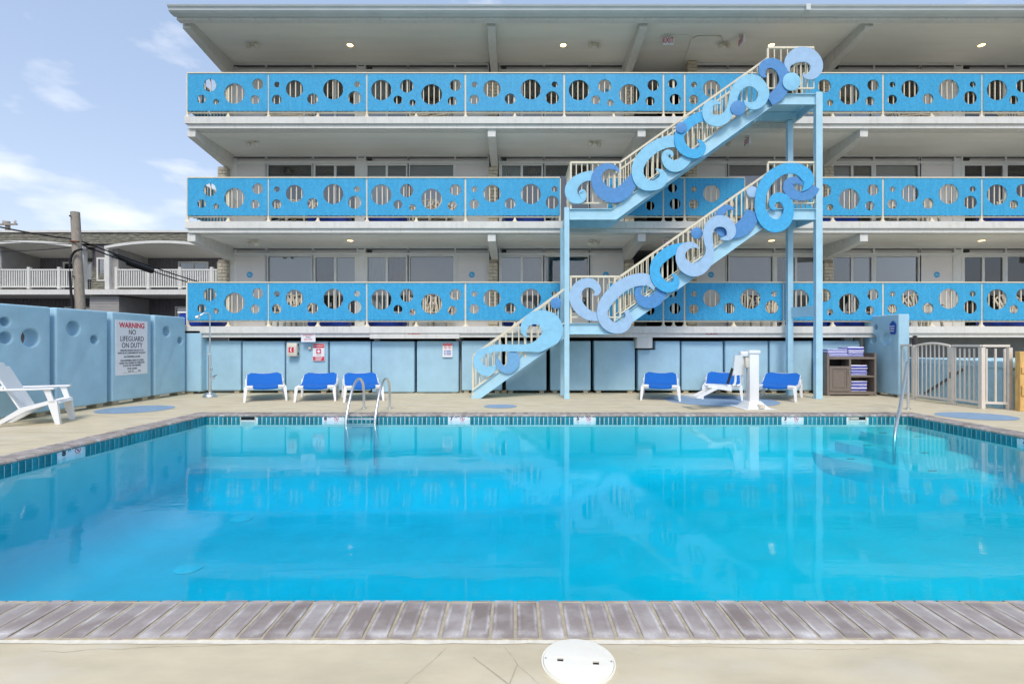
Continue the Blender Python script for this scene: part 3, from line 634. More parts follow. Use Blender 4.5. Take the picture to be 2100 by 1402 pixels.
for k in range(3):
    zf = FL[k]; zb, zt = zf+.155, zf+1.095
    rl = empty('balcony_railing', (BXL, DR, zf)); tag(rl, 'bright blue panel railing with round holes along the %s floor balcony' % FN[k], 'railing', 'balcony railings')
    ops = OPEN[k]
    # panels, clipped by the stair openings
    for (a, b, hl, _) in COLS:
        segs = [(a, b)]
        for (oa, ob) in ops:
            ns = []
            for (s0, s1) in segs:
                if ob <= s0 or oa >= s1: ns.append((s0, s1)); continue
                if oa - s0 > 12: ns.append((s0, oa))
                if s1 - ob > 12: ns.append((ob, s1))
            segs = ns
        for (s0, s1) in segs:
            x0, x1 = PX(s0, DR), PX(s1, DR); bx = PX(a, DR); outs = [[(x0,zb),(x1,zb),(x1,zt),(x0,zt)]]
            for (hx, hy, r) in hl:
                X = bx + hx*HS; Z = zt - hy*HS*1.005; rr_ = r*HS
                if X-rr_ > x0+.02 and X+rr_ < x1-.02: outs.append(circ(X, Z, rr_, 32))
            pn = put('railing_panel', plate(outs, .014, 0, FRONT, (0, DR-.05, 0)), PANEL, rl)
            sw = MB(); ns_ = max(2, int((x1-x0)/.42))
            for i in range(ns_+1):
                for zq in (zb+.03, zt-.03, (zb+zt)/2) if i in (0, ns_) else (zb+.03, zt-.03):
                    xq = x0+.03+(x1-x0-.06)*i/ns_
                    sw.add([(xq+.009*math.cos(R(60*q)), DR-.0525, zq+.009*math.sin(R(60*q))) for q in range(6)]+[(xq, DR-.056, zq)], [(q, (q+1)%6, 6) for q in range(6)])
            q_ = sw.build('screws', BOLT, pn); q_['kind'] = 'stuff'
    # rails
    runs = []; cur = BXL+.06
    for (oa, ob) in ops: runs.append((cur, PX(oa, DR))); cur = PX(ob, DR)
    runs.append((cur, 16.6))
    for (a, b) in runs:
        MB().box(a, b, DR-.062, DR+.02, zt+.004, zt+.03).build('top_rail', CREAM, rl)
        MB().box(a, b, DR-.02, DR+.02, zf+.115, zf+.145).build('bottom_rail', CREAM, rl)
        n = int((b-a)/.135)
        for i in range(n+1): inst('baluster', bal_me, (a+.01+(b-a-.02)*i/max(n,1), DR, zf+.12), rl)
    for (a, b, hl, _) in COLS:
        for xx in ((a-1.5), ):
            if any(oa-2 < xx < ob+2 for oa, ob in ops): continue
            inst('post', post_me, (PX(xx, DR), DR-.01, zf+.02), rl)
        mid = (a+b)/2
        for xx in (a-1.5, mid):
            if any(oa-2 < xx < ob+2 for oa, ob in ops): continue
            inst('post_foot', foot_me, (PX(xx, DR), DR-.01, zf), rl)
            if xx == mid: inst('post', post_me, (PX(xx, DR), DR+.01, zf+.02), rl)
    for (oa, ob) in ops:
        for xx in (oa, ob): inst('post', post_me, (PX(xx, DR), DR-.01, zf+.02), rl)
    # return along the left end
    pl = [[(DR+.05,zb),(14.15,zb),(14.15,zt),(DR+.05,zt)]]
    for (y, z, r) in ((12.95,.6,.14),(13.4,.4,.09),(13.75,.72,.12)): pl.append(circ(y, zb+z, r, 24))
    put('railing_panel', plate(pl, .014, 0, SIDE, (BXL+.08, 0, 0)), PANEL, rl)
    MB().box(BXL+.06, BXL+.10, DR+.02, 14.16, zt+.004, zt+.03).build('top_rail', CREAM, rl)
    for i in range(11): inst('baluster', bal_me, (BXL+.10, DR+.14+i*.14, zf+.12), rl)
# ------------------------------------------------------------------ staircase
st = empty('exterior_staircase', (3.0, 11.9, 0)); tag(st, 'light blue steel staircase climbing to the balconies, decorated with wave scrolls', 'staircase')
DF, DB = 11.5, 12.30
def SX(x): return PX(x, DF)
def SZ(y): return PZ(y, DF)
def chan(pts_top, pts_bot, y, name, sgn=-1):
    """channel stringer: web plate plus top and bottom flanges"""
    mb = MB(); n = len(pts_top)
    for i in range(n-1):
        (a, za), (b, zb) = pts_top[i], pts_top[i+1]; (c, zc), (d, zd) = pts_bot[i], pts_bot[i+1]
        mb.prism([(c,zc),(d,zd),(b,zb),(a,za)], 'y', y, y+.012)
        for (p, q, s) in (((a,za),(b,zb),-1), ((c,zc),(d,zd),1)):
            mb.add([(p[0],y+sgn*.045,p[1]),(q[0],y+sgn*.045,q[1]),(q[0],y-.0005 if sgn<0 else y+.0125,q[1]),(p[0],y-.0005 if sgn<0 else y+.0125,p[1]),
                    (p[0],y+sgn*.045,p[1]+s*.012),(q[0],y+sgn*.045,q[1]+s*.012),(q[0],y-.0005 if sgn<0 else y+.0125,q[1]+s*.012),(p[0],y-.0005 if sgn<0 else y+.0125,p[1]+s*.012)],
                   [(0,1,2,3),(4,7,6,5),(0,4,5,1),(1,5,6,2),(2,6,7,3),(3,7,4,0)])
    return mb.build(name, STEELB, st)
HST = .255
L1, L2, R1, R2 = SX(1168), SX(1263), SX(1587), SX(1671)
zl = [FL[0]+.04, FL[1]+.04, FL[2]+.06]
sl_ = (zl[1]-zl[0])/(R1-L2)
xa0 = L1 - zl[0]/sl_ + .0
for y, sg in ((DF, -1), (DB, 1)):
    # flight A + landing 1 + flight B + landing 2
    zb1 = zl[0]-HST
    gx_ = L1 - zb1/sl_                                   # bottom edge reaches the deck
    chan([(gx_-.22, .16), (L1-.05, zl[0]), (L2+.12, zl[0])], [(gx_-.20, 0.003), (L1+.0, zb1), (L2, zb1)], y, 'stringer', sg) if False else None
    chan([(gx_-.21, .165), (L1-.12, zl[0])], [(gx_, .004), (L1, zb1)], y, 'stringer', sg)
    MB().prism([(gx_-.21,.003),(gx_,.004),(gx_-.21,.165)], 'y', y, y+.012).build('stringer_toe', STEELB, st)
    for i in (0, 1):
        za, zb_ = zl[i]-HST, zl[i+1]-HST
        chan([(L1, zl[i]), (L2-.10, zl[i]), (R1-.12, zl[i+1]), (R2, zl[i+1])], [(L1, za), (L2, za), (R1, zb_), (R2, zb_)], y, 'stringer', sg)
# treads and landing plates
def treads(x0, z0, x1, z1, n):
    for i in range(n):
        x = x0+(x1-x0)*(i+.5)/n; z = z0+(z1-z0)*(i+1)/(n+1)
        MB().box(x-.15, x+.15, DF+.0125, DB-.0005, z-.04, z).build('tread', STEELB, st)
treads(gx_-.1, 0, L1-.05, zl[0]-.05, 9)
for i in (0, 1): treads(L2, zl[i]-.05, R1-.1, zl[i+1]-.05, 14)
for i, z in enumerate(zl):
    if i < 2: MB().box(L1, L2-.02, DF+.0125, D0-.003, z-.06, z-.03).build('landing_plate', STEELB, st); MB().box(L1, L2-.1, DB-.05, DB-.002, z-HST+.01, z-.065).build('landing_beam', STEELB, st)
    if i > 0: MB().box(R1-.02, R2, DF+.0125, D0-.003, z-.06, z-.03).build('landing_plate', STEELB, st); MB().box(R1+.05, R2, DB-.05, DB-.002, z-HST+.01, z-.065).build('landing_beam', STEELB, st)
# posts
def hpost(x, y, z1, w=.115):
    MB().box(x-w/2, x+w/2, y-w/2, y-w/2+.012, 0.003, z1).box(x-w/2, x+w/2, y+w/2-.012, y+w/2, .003, z1).box(x-.006, x+.006, y-w/2+.012, y+w/2-.012, .003, z1).build('post', STEELB, st)
def tpost(x, y, z1, w): 
    MB().box(x-w/2, x+w/2, y-.055, y+.055, 0.003, z1).box(x-w/2-.02, x+w/2+.02, y-.075, y+.075, .0025, .012).build('post', STEELB, st)
tpost(SX(1162), DF, zl[1]+.03, .115); tpost(PX(1153, DB), DB, zl[1]-.27, .10)
tpost(SX(1677.5), DF, zl[2]+.03, .15); tpost(PX(1619, DB), DB, zl[2]-.27, .13)
MB().bar((SX(1677.5)-.05, DF+.056, 2.04), (PX(1619,DB)+.05, DB-.056, 2.04), .06, .24).build('tie_beam', STEELB, st)
for z in (zl[1], zl[2]): MB().bar((SX(1677.5)-.03, DF+.056, z-.15), (SX(1677.5)-.03, D0-.003, z-.15), .05, .2).build('side_beam', STEELB, st)
for z in (zl[0], zl[1]): MB().bar((SX(1162)+.02, DF+.056, z-.15), (SX(1162)+.02, D0-.003, z-.15), .05, .2).build('side_beam', STEELB, st)
# rails
def rail_run(p, q, y, n, drop, top=.045, low=.14, knuckle=False):
    """sloped or level rail between (x,z) tops, balusters hanging down by drop"""
    MB().bar((p[0],y,p[1]), (q[0],y,q[1]), .05, top).build('handrail', CREAM, st)
    MB().bar((p[0],y,p[1]-drop+low), (q[0],y,q[1]-drop+low), .03, .03).build('bottom_rail', CREAM, st)
    for i in range(n+1):
        x = p[0]+(q[0]-p[0])*i/n; z = p[1]+(q[1]-p[1])*i/n; w = .022 if (i % 8) else .042
        MB().box(x-w/2, x+w/2, y-w/2, y+w/2, z-drop+(low if w < .03 else 0), z-top/2).build('baluster', CREAM, st)
for y in (DF+.01, DB+.0):
    yy = y
    rail_run((SX(970), SZ(727)), (SX(1158), SZ(590)), yy, 14, .92)
    for i in (0, 1):
        rail_run((L1+.03, zl[i]+1.08), (L2+.1, zl[i]+1.08), yy, 9, 1.08) if y < DB-.1 else None
        rail_run((L2+.1, zl[i]+1.08), (R1-.14, zl[i+1]+.84), yy, 28, 1.0)
        rail_run((R1-.14, zl[i+1]+1.08), (R2-.02, zl[i+1]+1.08), yy, 7, 1.08) if y < DB-.1 else None
for z in (zl[1], zl[2]):
    MB().bar((R2-.02, DF+.03, z+1.08), (R2-.02, DR-.07, z+1.08), .05, .045).build('handrail', CREAM, st)
    for j in range(5): MB().box(R2-.031, R2-.009, DF+.15+j*.18, DF+.172+j*.18, z+.12, z+1.06).build('baluster', CREAM, st)
for z in (zl[0], zl[1]):
    MB().bar((L1+.03, DF+.03, z+1.08), (L1+.03, DR-.07, z+1.08), .05, .045).build('handrail', CREAM, st)
    for j in range(5): MB().box(L1+.019, L1+.041, DF+.15+j*.18, DF+.172+j*.18, z+.12, z+1.06).build('baluster', CREAM, st)
# wave scrolls traced as centre line and half width
CR = {'A': (960,620,7.009), 'B': (1150,520,8.248), 'C': (1320,400,6.373), 'D': (1460,320,7.787), 'E': (1140,320,8.76), 'F': (1280,230,7.79), 'G': (1430,90,7.01), 'H': (1540,80,10.017)}
def scroll(cr, pts, m, layer):
    ox, oy, s = CR[cr]; y = DF - .06 - layer*.026
    P = [((ox+x/s-1060)*y/F, CAMH-(oy+yy/s-700)*y/F, h/s*y/F) for x, yy, h in pts]
    P = catmull(P, 7); n = len(P); vs = []; th = .024
    for i, (x, z, h) in enumerate(P):
        a = P[max(i-1,0)]; b = P[min(i+1,n-1)]; dx, dz = b[0]-a[0], b[1]-a[1]; l = math.hypot(dx,dz) or 1; nx_, nz_ = -dz/l, dx/l; h = max(h, .002)
        vs += [(x+nx_*h,y,z+nz_*h),(x-nx_*h,y,z-nz_*h),(x-nx_*h,y+th,z-nz_*h),(x+nx_*h,y+th,z+nz_*h)]
    fs = [(0,1,2,3), tuple(4*(n-1)+j for j in (3,2,1,0))]
    for i in range(n-1):
        for j in range(4): fs.append((4*i+j, 4*i+(j+1)%4, 4*i+4+(j+1)%4, 4*i+4+j))
    o = MB().add(vs, fs).build('wave_scroll', m, st, sm=30)
    bo = MB()
    for i in range(4, n-4, 9):
        x, z, h = P[i]; a = P[i-1]; b = P[i+1]; dx, dz = b[0]-a[0], b[1]-a[1]; l = math.hypot(dx,dz) or 1
        if h < .05: continue
        for sg in (-1, 1):
            cx, cz = x - sg*dz/l*(h-.03), z + sg*dx/l*(h-.03)
            bo.add([(cx+.006*math.cos(R(60*q)), y-.004, cz+.006*math.sin(R(60*q))) for q in range(6)] + [(cx, y-.007, cz)], [(q, (q+1)%6, 6) for q in range(6)])
    if bo.v: q = bo.build('bolts', BOLT, o); q['kind'] = 'stuff'
def disc(cr, x, yy, r, m, layer):
    ox, oy, s = CR[cr]; y = DF - .06 - layer*.026
    put('round_disc', plate([circ((ox+x/s-1060)*y/F, CAMH-(oy+yy/s-700)*y/F, r/s*y/F, 40)], .024, .002, FRONT, (0, y, 0)), m, st, sm=30)
scroll('A', [(600,700,60),(650,760,80),(650,850,90),(590,930,75),(510,945,48),(450,890,45),(430,830,30),(425,775,6)], SC_2, 0)
scroll('A', [(385,880,8),(345,945,52),(270,975,68),(180,930,66),(128,830,58),(165,730,52),(250,680,46),(360,648,48),(500,638,50),(660,640,50),(800,640,52),(905,634,62),(1010,610,90),(1105,548,108),(1185,470,142),(1205,370,160),(1160,270,150),(1070,215,118),(970,205,98),(880,240,75),(815,310,55),(800,390,42),(820,450,22),(858,488,3)], SC_L, 1)
disc('A', 1262, -5, 80, SC_M, 0)
scroll('B', [(555,685,4),(605,655,40),(620,590,62),(575,515,72),(500,480,78),(430,478,80),(340,515,88),(275,590,95),(245,690,100),(262,800,100),(320,900,97),(410,985,90),(510,1035,80),(640,1050,72)], SC_P, 0)
scroll('B', [(1720,560,80),(1680,680,95),(1590,780,100),(1480,810,98),(1380,780,85),(1315,700,62),(1310,610,50),(1345,545,40),(1400,530,15)], SC_M, 0)
scroll('B', [(1575,600,6),(1545,520,50),(1480,440,95),(1390,420,106),(1280,428,106),(1160,465,106),(1020,540,108),(890,650,108),(780,780,105),(715,900,95),(700,1000,88),(740,1110,92),(820,1200,92),(930,1240,92),(1040,1225,92),(1120,1150,80),(1150,1060,62),(1125,990,38),(1075,965,6)], SC_P, 1)
scroll('C', [(540,650,45),(450,680,62),(350,720,72),(250,790,74),(175,870,70),(147,960,66),(165,1060,70),(220,1140,72),(310,1190,68),(390,1170,62),(428,1110,42),(410,1050,25),(365,1012,4)], SC_B, 2)
scroll('C', [(1195,185,3),(1130,150,28),(1060,165,45),(1000,230,52),(985,330,60),(1010,430,70),(1080,480,75),(1190,470,85),(1290,420,100),(1380,320,100),(1430,200,90)], SC_M, 0)
scroll('C', [(717,690,3),(690,655,22),(640,640,38),(570,650,50),(505,700,60),(482,780,62),(500,860,70),(560,930,80),(650,965,85),(740,940,85),(815,870,75),(858,780,60),(865,690,52),(848,590,58),(838,490,62),(865,400,66),(930,340,72),(1010,325,75),(1085,350,72),(1135,410,64),(1145,480,58),(1115,535,42),(1050,555,22),(1000,550,4)], SC_P, 3)
disc('C', 697, 483, 75, SC_M, 0)
scroll('D', [(1650,470,80),(1590,560,85),(1500,610,78),(1400,620,72),(1300,590,82),(1235,510,92),(1240,420,85),(1300,375,58),(1370,375,55),(1410,420,30),(1400,450,6)], SC_M, 0)
scroll('D', [(1440,545,5),(1510,470,50),(1545,380,90),(1500,280,100),(1400,205,92),(1290,178,84),(1170,188,84),(1040,245,88),(920,340,92),(830,470,90),(785,610,85),(772,750,85),(785,870,90),(840,990,98),(930,1075,102),(1030,1098,105),(1130,1060,100),(1200,970,92),(1230,860,84),(1215,760,82),(1160,680,78),(1085,640,74),(1010,660,72),(965,725,55),(970,790,42),(1010,825,22),(1045,815,4)], SC_B, 1)
disc('D', 645, 555, 88, SC_P, 0)
scroll('E', [(660,335,88),(560,342,85),(460,375,85),(360,440,95),(290,530,110),(275,630,112),(320,720,105),(400,755,82),(465,735,72),(490,670,62),(480,625,48),(440,620,22),(415,660,4)], SC_L, 0)
scroll('E', [(1125,282,3),(1115,235,25),(1050,185,42),(950,165,48),(850,190,65),(770,260,82),(732,360,92),(745,470,105),(810,580,120),(920,660,130),(1040,690,132),(1160,660,130),(1270,570,125),(1350,460,110),(1430,350,90)], SC_M, 1)
scroll('F', [(1020,690,80),(960,770,85),(870,835,92),(780,840,92),(700,790,80),(655,715,58),(668,645,50),(725,625,40),(765,660,25),(745,712,4)], SC_L, 1)
scroll('F', [(850,450,95),(740,450,95),(620,478,92),(490,540,94),(370,630,96),(275,740,96),(220,860,94),(215,960,92),(250,1060,96),(330,1135,92),(440,1158,78),(550,1130,82),(615,1060,75),(622,985,55),(580,920,25),(500,893,4)], SC_L, 2)
scroll('F', [(1300,40,80),(1180,70,80),(1070,130,82),(970,220,82),(900,310,80),(880,400,78),(900,500,82),(965,585,80),(1060,640,72),(1160,640,78),(1235,590,68),(1252,520,50),(1220,455,28),(1165,420,4)], SC_B, 3)
disc('F', 915, 230, 88, SC_M, 4)
scroll('G', [(1000,462,3),(950,430,38),(935,360,55),(970,290,65),(1050,260,70),(1130,280,75),(1200,340,75),(1245,440,72),(1250,540,75),(1210,650,90),(1130,740,90),(1040,800,80)], SC_M, 1)
scroll('G', [(338,858,3),(290,830,25),(220,835,42),(160,880,62),(142,960,70),(170,1045,76),(240,1085,80),(330,1085,82),(420,1030,72),(480,930,62),(510,820,62),(525,730,62),(560,640,66),(620,570,74),(700,520,82),(790,512,88),(870,550,88),(930,620,82),(955,700,80),(930,790,72),(870,855,62),(790,880,50),(720,850,35),(675,800,8)], SC_L, 4)
disc('G', 588, 908, 108, SC_M, 5)
scroll('H', [(795,668,6),(760,560,50),(775,470,90),(850,375,125),(960,312,148),(1080,295,153),(1200,320,150),(1300,400,140),(1350,500,132),(1340,610,122),(1280,700,100),(1190,745,70),(1110,735,40),(1072,690,10)], SC_P, 0)
disc('H', 838, 855, 185, SC_L, 2)
# ------------------------------------------------------------------ pale blue wall panels
foot_m = mat('timber_foot', (176,164,140), .9, .12, 12.0)
PANX = [(403,494),(496,584),(586,673),(675,760),(762,850),(854,941),(946,1030),(1037,1121),(1128,1212),(1218,1303),(1308,1395),(1398,1484),(1487,1576),(1578,1665),(1668,1765)]
PD = 12.72
for i, (a, b) in enumerate(PANX):
    x0, x1 = PX(a, PD)+.006, PX(b, PD)-.006; j = random.uniform(-.02,.02)
    e = empty('wall_panel', ((x0+x1)/2, PD, 0)); tag(e, 'pale blue stucco wall panel under the balcony, %s from the left' % ordinal(i), 'wall panel', 'wall panels under the balcony')
    zt = PZ(697, PD)+random.uniform(-.008,.008); 
    if i in (4, 5): zt -= .0; zb_ = .02
    else: zb_ = .065
    if i == 10:
        xm = PX(1344, PD); pl = [(x0,zb_),(x1,zb_),(x1,zt),(xm,zt),(xm,PZ(715,PD)),(x0,PZ(715,PD))]
    else: pl = rrect(x0, x1, zb_, zt, .03, 4)
    put('panel', plate([pl], .3, .03, FRONT, (0, PD+j, 0), 3), FOAM, e, sm=40)
    for fx in (x0+.12, x1-.12): MB().box(fx-.06, fx+.06, PD+.03+j, PD+.26+j, .001, zb_+.004).build('foot', foot_m, e)
# left side wall
LX = -8.3
LP = [(6.25,7.56,[(.35,1.5,.1)]),(7.62,8.83,[(.43,1.64,.075),(.44,1.38,.10),(.85,1.38,.155)]),(8.93,10.06,[(.36,1.565,.14),(.82,1.36,.085)]),(10.17,11.26,[]),(11.36,12.42,[(.40,1.566,.12),(.87,1.35,.085)])]
LN = ['pale blue side wall panel mostly outside the picture on the left','pale blue side wall panel with three round holes behind the white chair','pale blue side wall panel with two round holes left of the warning sign','pale blue side wall panel carrying the warning sign','pale blue side wall panel with two round holes right of the warning sign']
for (y0, y1, hs_), lb in zip(LP, LN):
    e = empty('wall_panel', (LX, (y0+y1)/2, 0)); tag(e, lb, 'wall panel', 'side wall panels')
    pls = [rrect(y0, y1, .08, 1.93, .03, 4)] + [circ(y0+hy, hz, hr, 32) for hy, hz, hr in hs_]
    put('panel', plate(pls, .28, .03, SIDE, (LX, 0, 0), 3), FOAM, e, sm=40)
    for fy in (y0+.14, y1-.14): MB().box(LX-.25, LX-.04, fy-.08, fy+.08, .001, .085).build('foot', foot_m, e)
    bm_ = []
e = empty('wall_panel', (LX-.05, 12.75, 0)); tag(e, 'narrow pale blue wall panel in the corner beside the outdoor shower', 'wall panel', 'side wall panels')
put('panel', plate([rrect(-.2,.34,.06,1.62,.03,4)], .3, .03, FRONT, (LX, 12.5, 0), 3), FOAM, e, sm=40)
MB().box(LX-.1, LX+.1, 12.55, 12.75, .001, .066).build('foot', foot_m, e)
o = MB().box(LX-.62, LX-.55, 5.5, 13.2, .001, .24).build('kerb_board', WHITE); tag(o, 'white kerb board seen in the gap under the side wall', 'board')
# right side wall panel with the blue tag plaque
e = empty('wall_panel', (9.1, 12.3, 0)); tag(e, 'tall pale blue wall panel with round holes beside the towel cabinet', 'wall panel', 'side wall panels')
RX = 8.98
def RSIDE(y): return -y
pls = [rrect(-12.83, -11.66, .06, 1.97, .03, 4)] + [circ(-12.43, 1.68, .068, 28), circ(-12.50, 1.386, .098, 28), circ(-12.06, 1.383, .15, 32)]
put('panel', plate(pls, .26, .03, SIDEL, (RX, 0, 0), 3), FOAM, e, sm=40)
for fy in (12.0, 12.65): MB().box(RX+.05, RX+.24, fy-.08, fy+.08, .001, .065).build('foot', foot_m, e)
pq = empty('blue_plaque', (RX-.005, 11.83, 1.5)); tag(pq, 'dark blue tag-shaped plaque on the tall pale blue panel', 'plaque')
w_ = .10
put('plate', plate([[(-11.83-w_,1.54),(-11.83-w_*.6,1.49),(-11.83+w_*.6,1.49),(-11.83+w_,1.54),(-11.83+w_,1.74),(-11.83+w_*.25,1.81),(-11.83-w_*.25,1.81),(-11.83-w_,1.74)]], .012, .002, SIDEL, (RX-.014, 0, 0)), SIGNB, pq)
for i, s in enumerate(('PLEASE', 'RETURN', 'TOWELS')):
    MB().box(RX-.0285, RX-.0255, 11.83-.07+.01*i, 11.83+.07-.012*(i%2), 1.675-i*.055, 1.695-i*.055).build('print_line', SIGNW, pq)
# ------------------------------------------------------------------ warning sign
e = empty('warning_sign', (LX+.012, 10.7, .7)); tag(e, 'white WARNING NO LIFEGUARD ON DUTY sign on the pale blue side wall', 'sign')
sy0, sy1 = 10.25, 11.13; sz0, sz1 = .61, 1.77
put('board', plate([rrect(sy0, sy1, sz0, sz1, .015, 3)], .008, .001, SIDE, (LX+.009, 0, 0)), SIGNW, e)
cy_ = (sy0+sy1)/2; xx_ = LX+.0105
for (s, z, h, m_, sx, bo) in (('WARNING', 1.66, .155, SIGNR, .93, .004), ('NO', 1.515, .155, SIGNK, .82, .0), ('LIFEGUARD', 1.375, .155, SIGNK, .82, .0), ('ON DUTY', 1.235, .155, SIGNK, .82, .0),
    ('PERSONS UNDER THE AGE OF 16', 1.13, .055, SIGNK, .78, 0), ('MUST BE ACCOMPANIED BY AN ADULT', 1.075, .055, SIGNK, .78, 0), ('NO SWIMMING ALONE', .995, .055, SIGNK, .78, 0),
    ('THIS SWIMMING AREA IS CLOSED', .915, .055, SIGNK, .78, 0), ('WHEN THE OWNER OR OPERATOR', .86, .055, SIGNK, .78, 0), ('IS NOT ON THE PREMISES', .805, .055, SIGNK, .78, 0), ('POOL HOURS', .74, .055, SIGNK, .78, 0), ('______A.M. TO______P.M.', .68, .055, SIGNK, .78, 0)):
    text(s, h, (xx_, cy_, z), m_, e, SIDE, sx, bold=bo)
# ------------------------------------------------------------------ emergency phone and signs
FD = PD - .035
def fsign(name, x0, x1, y0, y1, d, label, m=SIGNW, r=.01):
    X0_, X1_, Z0_, Z1_ = PX(x0,d), PX(x1,d), PZ(y1,d), PZ(y0,d)
    e = empty(name, ((X0_+X1_)/2, d, Z0_)); tag(e, label, 'sign')
    put('board', plate([rrect(X0_, X1_, Z0_, Z1_, r, 3)], .006, .0008, FRONT, (0, d, 0)), m, e)
    return e, (X0_+X1_)/2, Z0_, Z1_, X1_-X0_
e, cx, z0, z1, w = fsign('pool_shutoff_sign', 617.5, 647, 680, 699, D0+.04, 'white EMERGENCY POOL SHUTOFF sign hanging from the slab edge above the phone box')
for i, (s, m_) in enumerate((('EMERGENCY', SIGNR), ('POOL', SIGNK), ('SHUTOFF', SIGNR))): text(s, .058, (cx, D0+.038, z1-.062-i*.055), m_, e, sx=.85)
FDS = PD - .045
e, cx, z0, z1, w = fsign('emergency_sign', 641.5, 665.5, 702, 738, FDS, 'red and white EMERGENCY sign beside the emergency phone box')
h = z1-z0
MB().box(cx-w/2+.008, cx+w/2-.008, FDS-.0012, FDS+.002, z1-.115, z1-.01).build('red_band', SIGNR, e); MB().box(cx-w/2+.008, cx+w/2-.008, FDS-.0012, FDS+.002, z0+.008, z0+.115).build('red_band', SIGNR, e)
text('EMERGENCY', .05, (cx, FDS-.002, z1-.065), SIGNW, e, sx=.9, bold=.001)
MB().box(cx-.062, cx+.062, FDS-.0012, FDS+.002, z0+.185, z0+.31).build('red_square', SIGNR, e)
st8 = []
for k in range(12): rr_ = .055 if k % 2 == 0 else .028; st8.append((cx+rr_*math.cos(R(30*k+30)), z0+.2475+rr_*math.sin(R(30*k+30))))
put('star_of_life', plate([st8], .002, 0, FRONT, (0, FDS-.0015, 0)), SIGNW, e)
MB().box(cx-.06, cx+.06, FDS-.0012, FDS+.002, z0+.14, z0+.16).build('print_line', CUR_G, e)
for i, s in enumerate(('STREET ADDRESS', 'POOL PHONE', 'LOCATED HERE')): MB().box(cx-.10+.03*(i%2), cx+.10-.02*i, FDS-.0022, FDS-.0013, z0+.085-i*.03, z0+.10-i*.03).build('print_line', SIGNW, e)
e, cx, z0, z1, w = fsign('attention_sign', 907.5, 928, 701, 730, FDS, 'small white ATTENTION sign with two prohibition symbols left of the stair foot')
MB().box(cx-w/2+.006, cx+w/2-.006, FDS-.0012, FDS+.002, z1-.072, z1-.008).build('red_band', SIGNR, e)
text('ATTENTION', .042, (cx, FDS-.002, z1-.04), SIGNW, e, sx=.9)
for s in (-1, 1): nodive(e, (cx+s*.052, FDS-.0012, z1-.12), FRONT, .042)
for i, s in enumerate(('NO JUMPING', 'OR DIVING', 'INTO WATER')): MB().box(cx-.09, cx-.045, FDS-.0012, FDS+.002, z1-.215-i*.045, z1-.193-i*.045).box(cx-.03, cx+.09, FDS-.0012, FDS+.002, z1-.215-i*.045, z1-.193-i*.045).build('print_line', SIGNB, e)
for (x, m_, lb) in ((849, None, 'red NO SMOKING lettering on the white board under the balcony'), (1460, None, 'red NO SMOKING lettering on the slab edge right of the stairs')):
    d = D0+.018 if x < 1000 else D0+.048
    e = empty('no_smoking_sign', (PX(x,d), d, 1.4)); tag(e, lb, 'sign', 'no smoking signs')
    text('NO SMOKING', .058, (PX(x,d), d, PZ(682,d)), SIGNR, e, sx=.85, bold=.001)
X0_, X1_ = PX(593, FD), PX(613, FD)
ph = empty('emergency_phone_box', ((X0_+X1_)/2, FD, PZ(728,FD))); tag(ph, 'beige emergency phone box with red handset symbol on the third wall panel', 'phone box')
MB().cbox(X0_, X1_, FD-.13, FD, PZ(728,FD), PZ(701,FD), .012).build('box', BOXG, ph, sm=40)
MB().box(X0_+.006, X1_-.006, FD-.134, FD-.1305, PZ(727.5,FD), PZ(724,FD)).build('lid_seam', TANR, ph)
sq = MB().box(X0_+.045, X0_+.175, FD-.1335, FD-.1295, PZ(720,FD), PZ(709.5,FD)).build('red_square', SIGNR, ph)
hc = catmull([(.028,.046),(.004,.048),(-.014,.028),(-.018,0),(-.014,-.028),(.004,-.048),(.028,-.046)], 4); cxp, czp = X0_+.108, (PZ(720,FD)+PZ(709.5,FD))/2
hp = [(cxp+x-.006, czp+z) for x, z in hc] + [(cxp+x*.45+.010, czp+z*.62) for x, z in reversed(hc)]
put('handset_symbol', plate([hp], .002, 0, FRONT, (0, FD-.1345, 0)), SIGNW, ph)
for zz2 in (705, 723): MB().box(X1_+.0, X1_+.02, FD-.07, FD-.04, PZ(zz2+2,FD), PZ(zz2-2,FD)).build('hinge', CUR_D, ph)
e = empty('bell_button', (PX(635.5,FD), FD, PZ(712,FD))); tag(e, 'small round cream call button between phone box and emergency sign', 'button')
me = MB().lathe([(.042,0),(.042,.02),(.03,.035),(.018,.038),(.014,.05),(.003,.052)], (0,0,0), 20).mesh(); me.transform(FRONT); me.transform(Matrix.Translation((PX(635.5,FD), FD+.002, PZ(712,FD)))); put('cap', me, BOXG, e, sm=40)
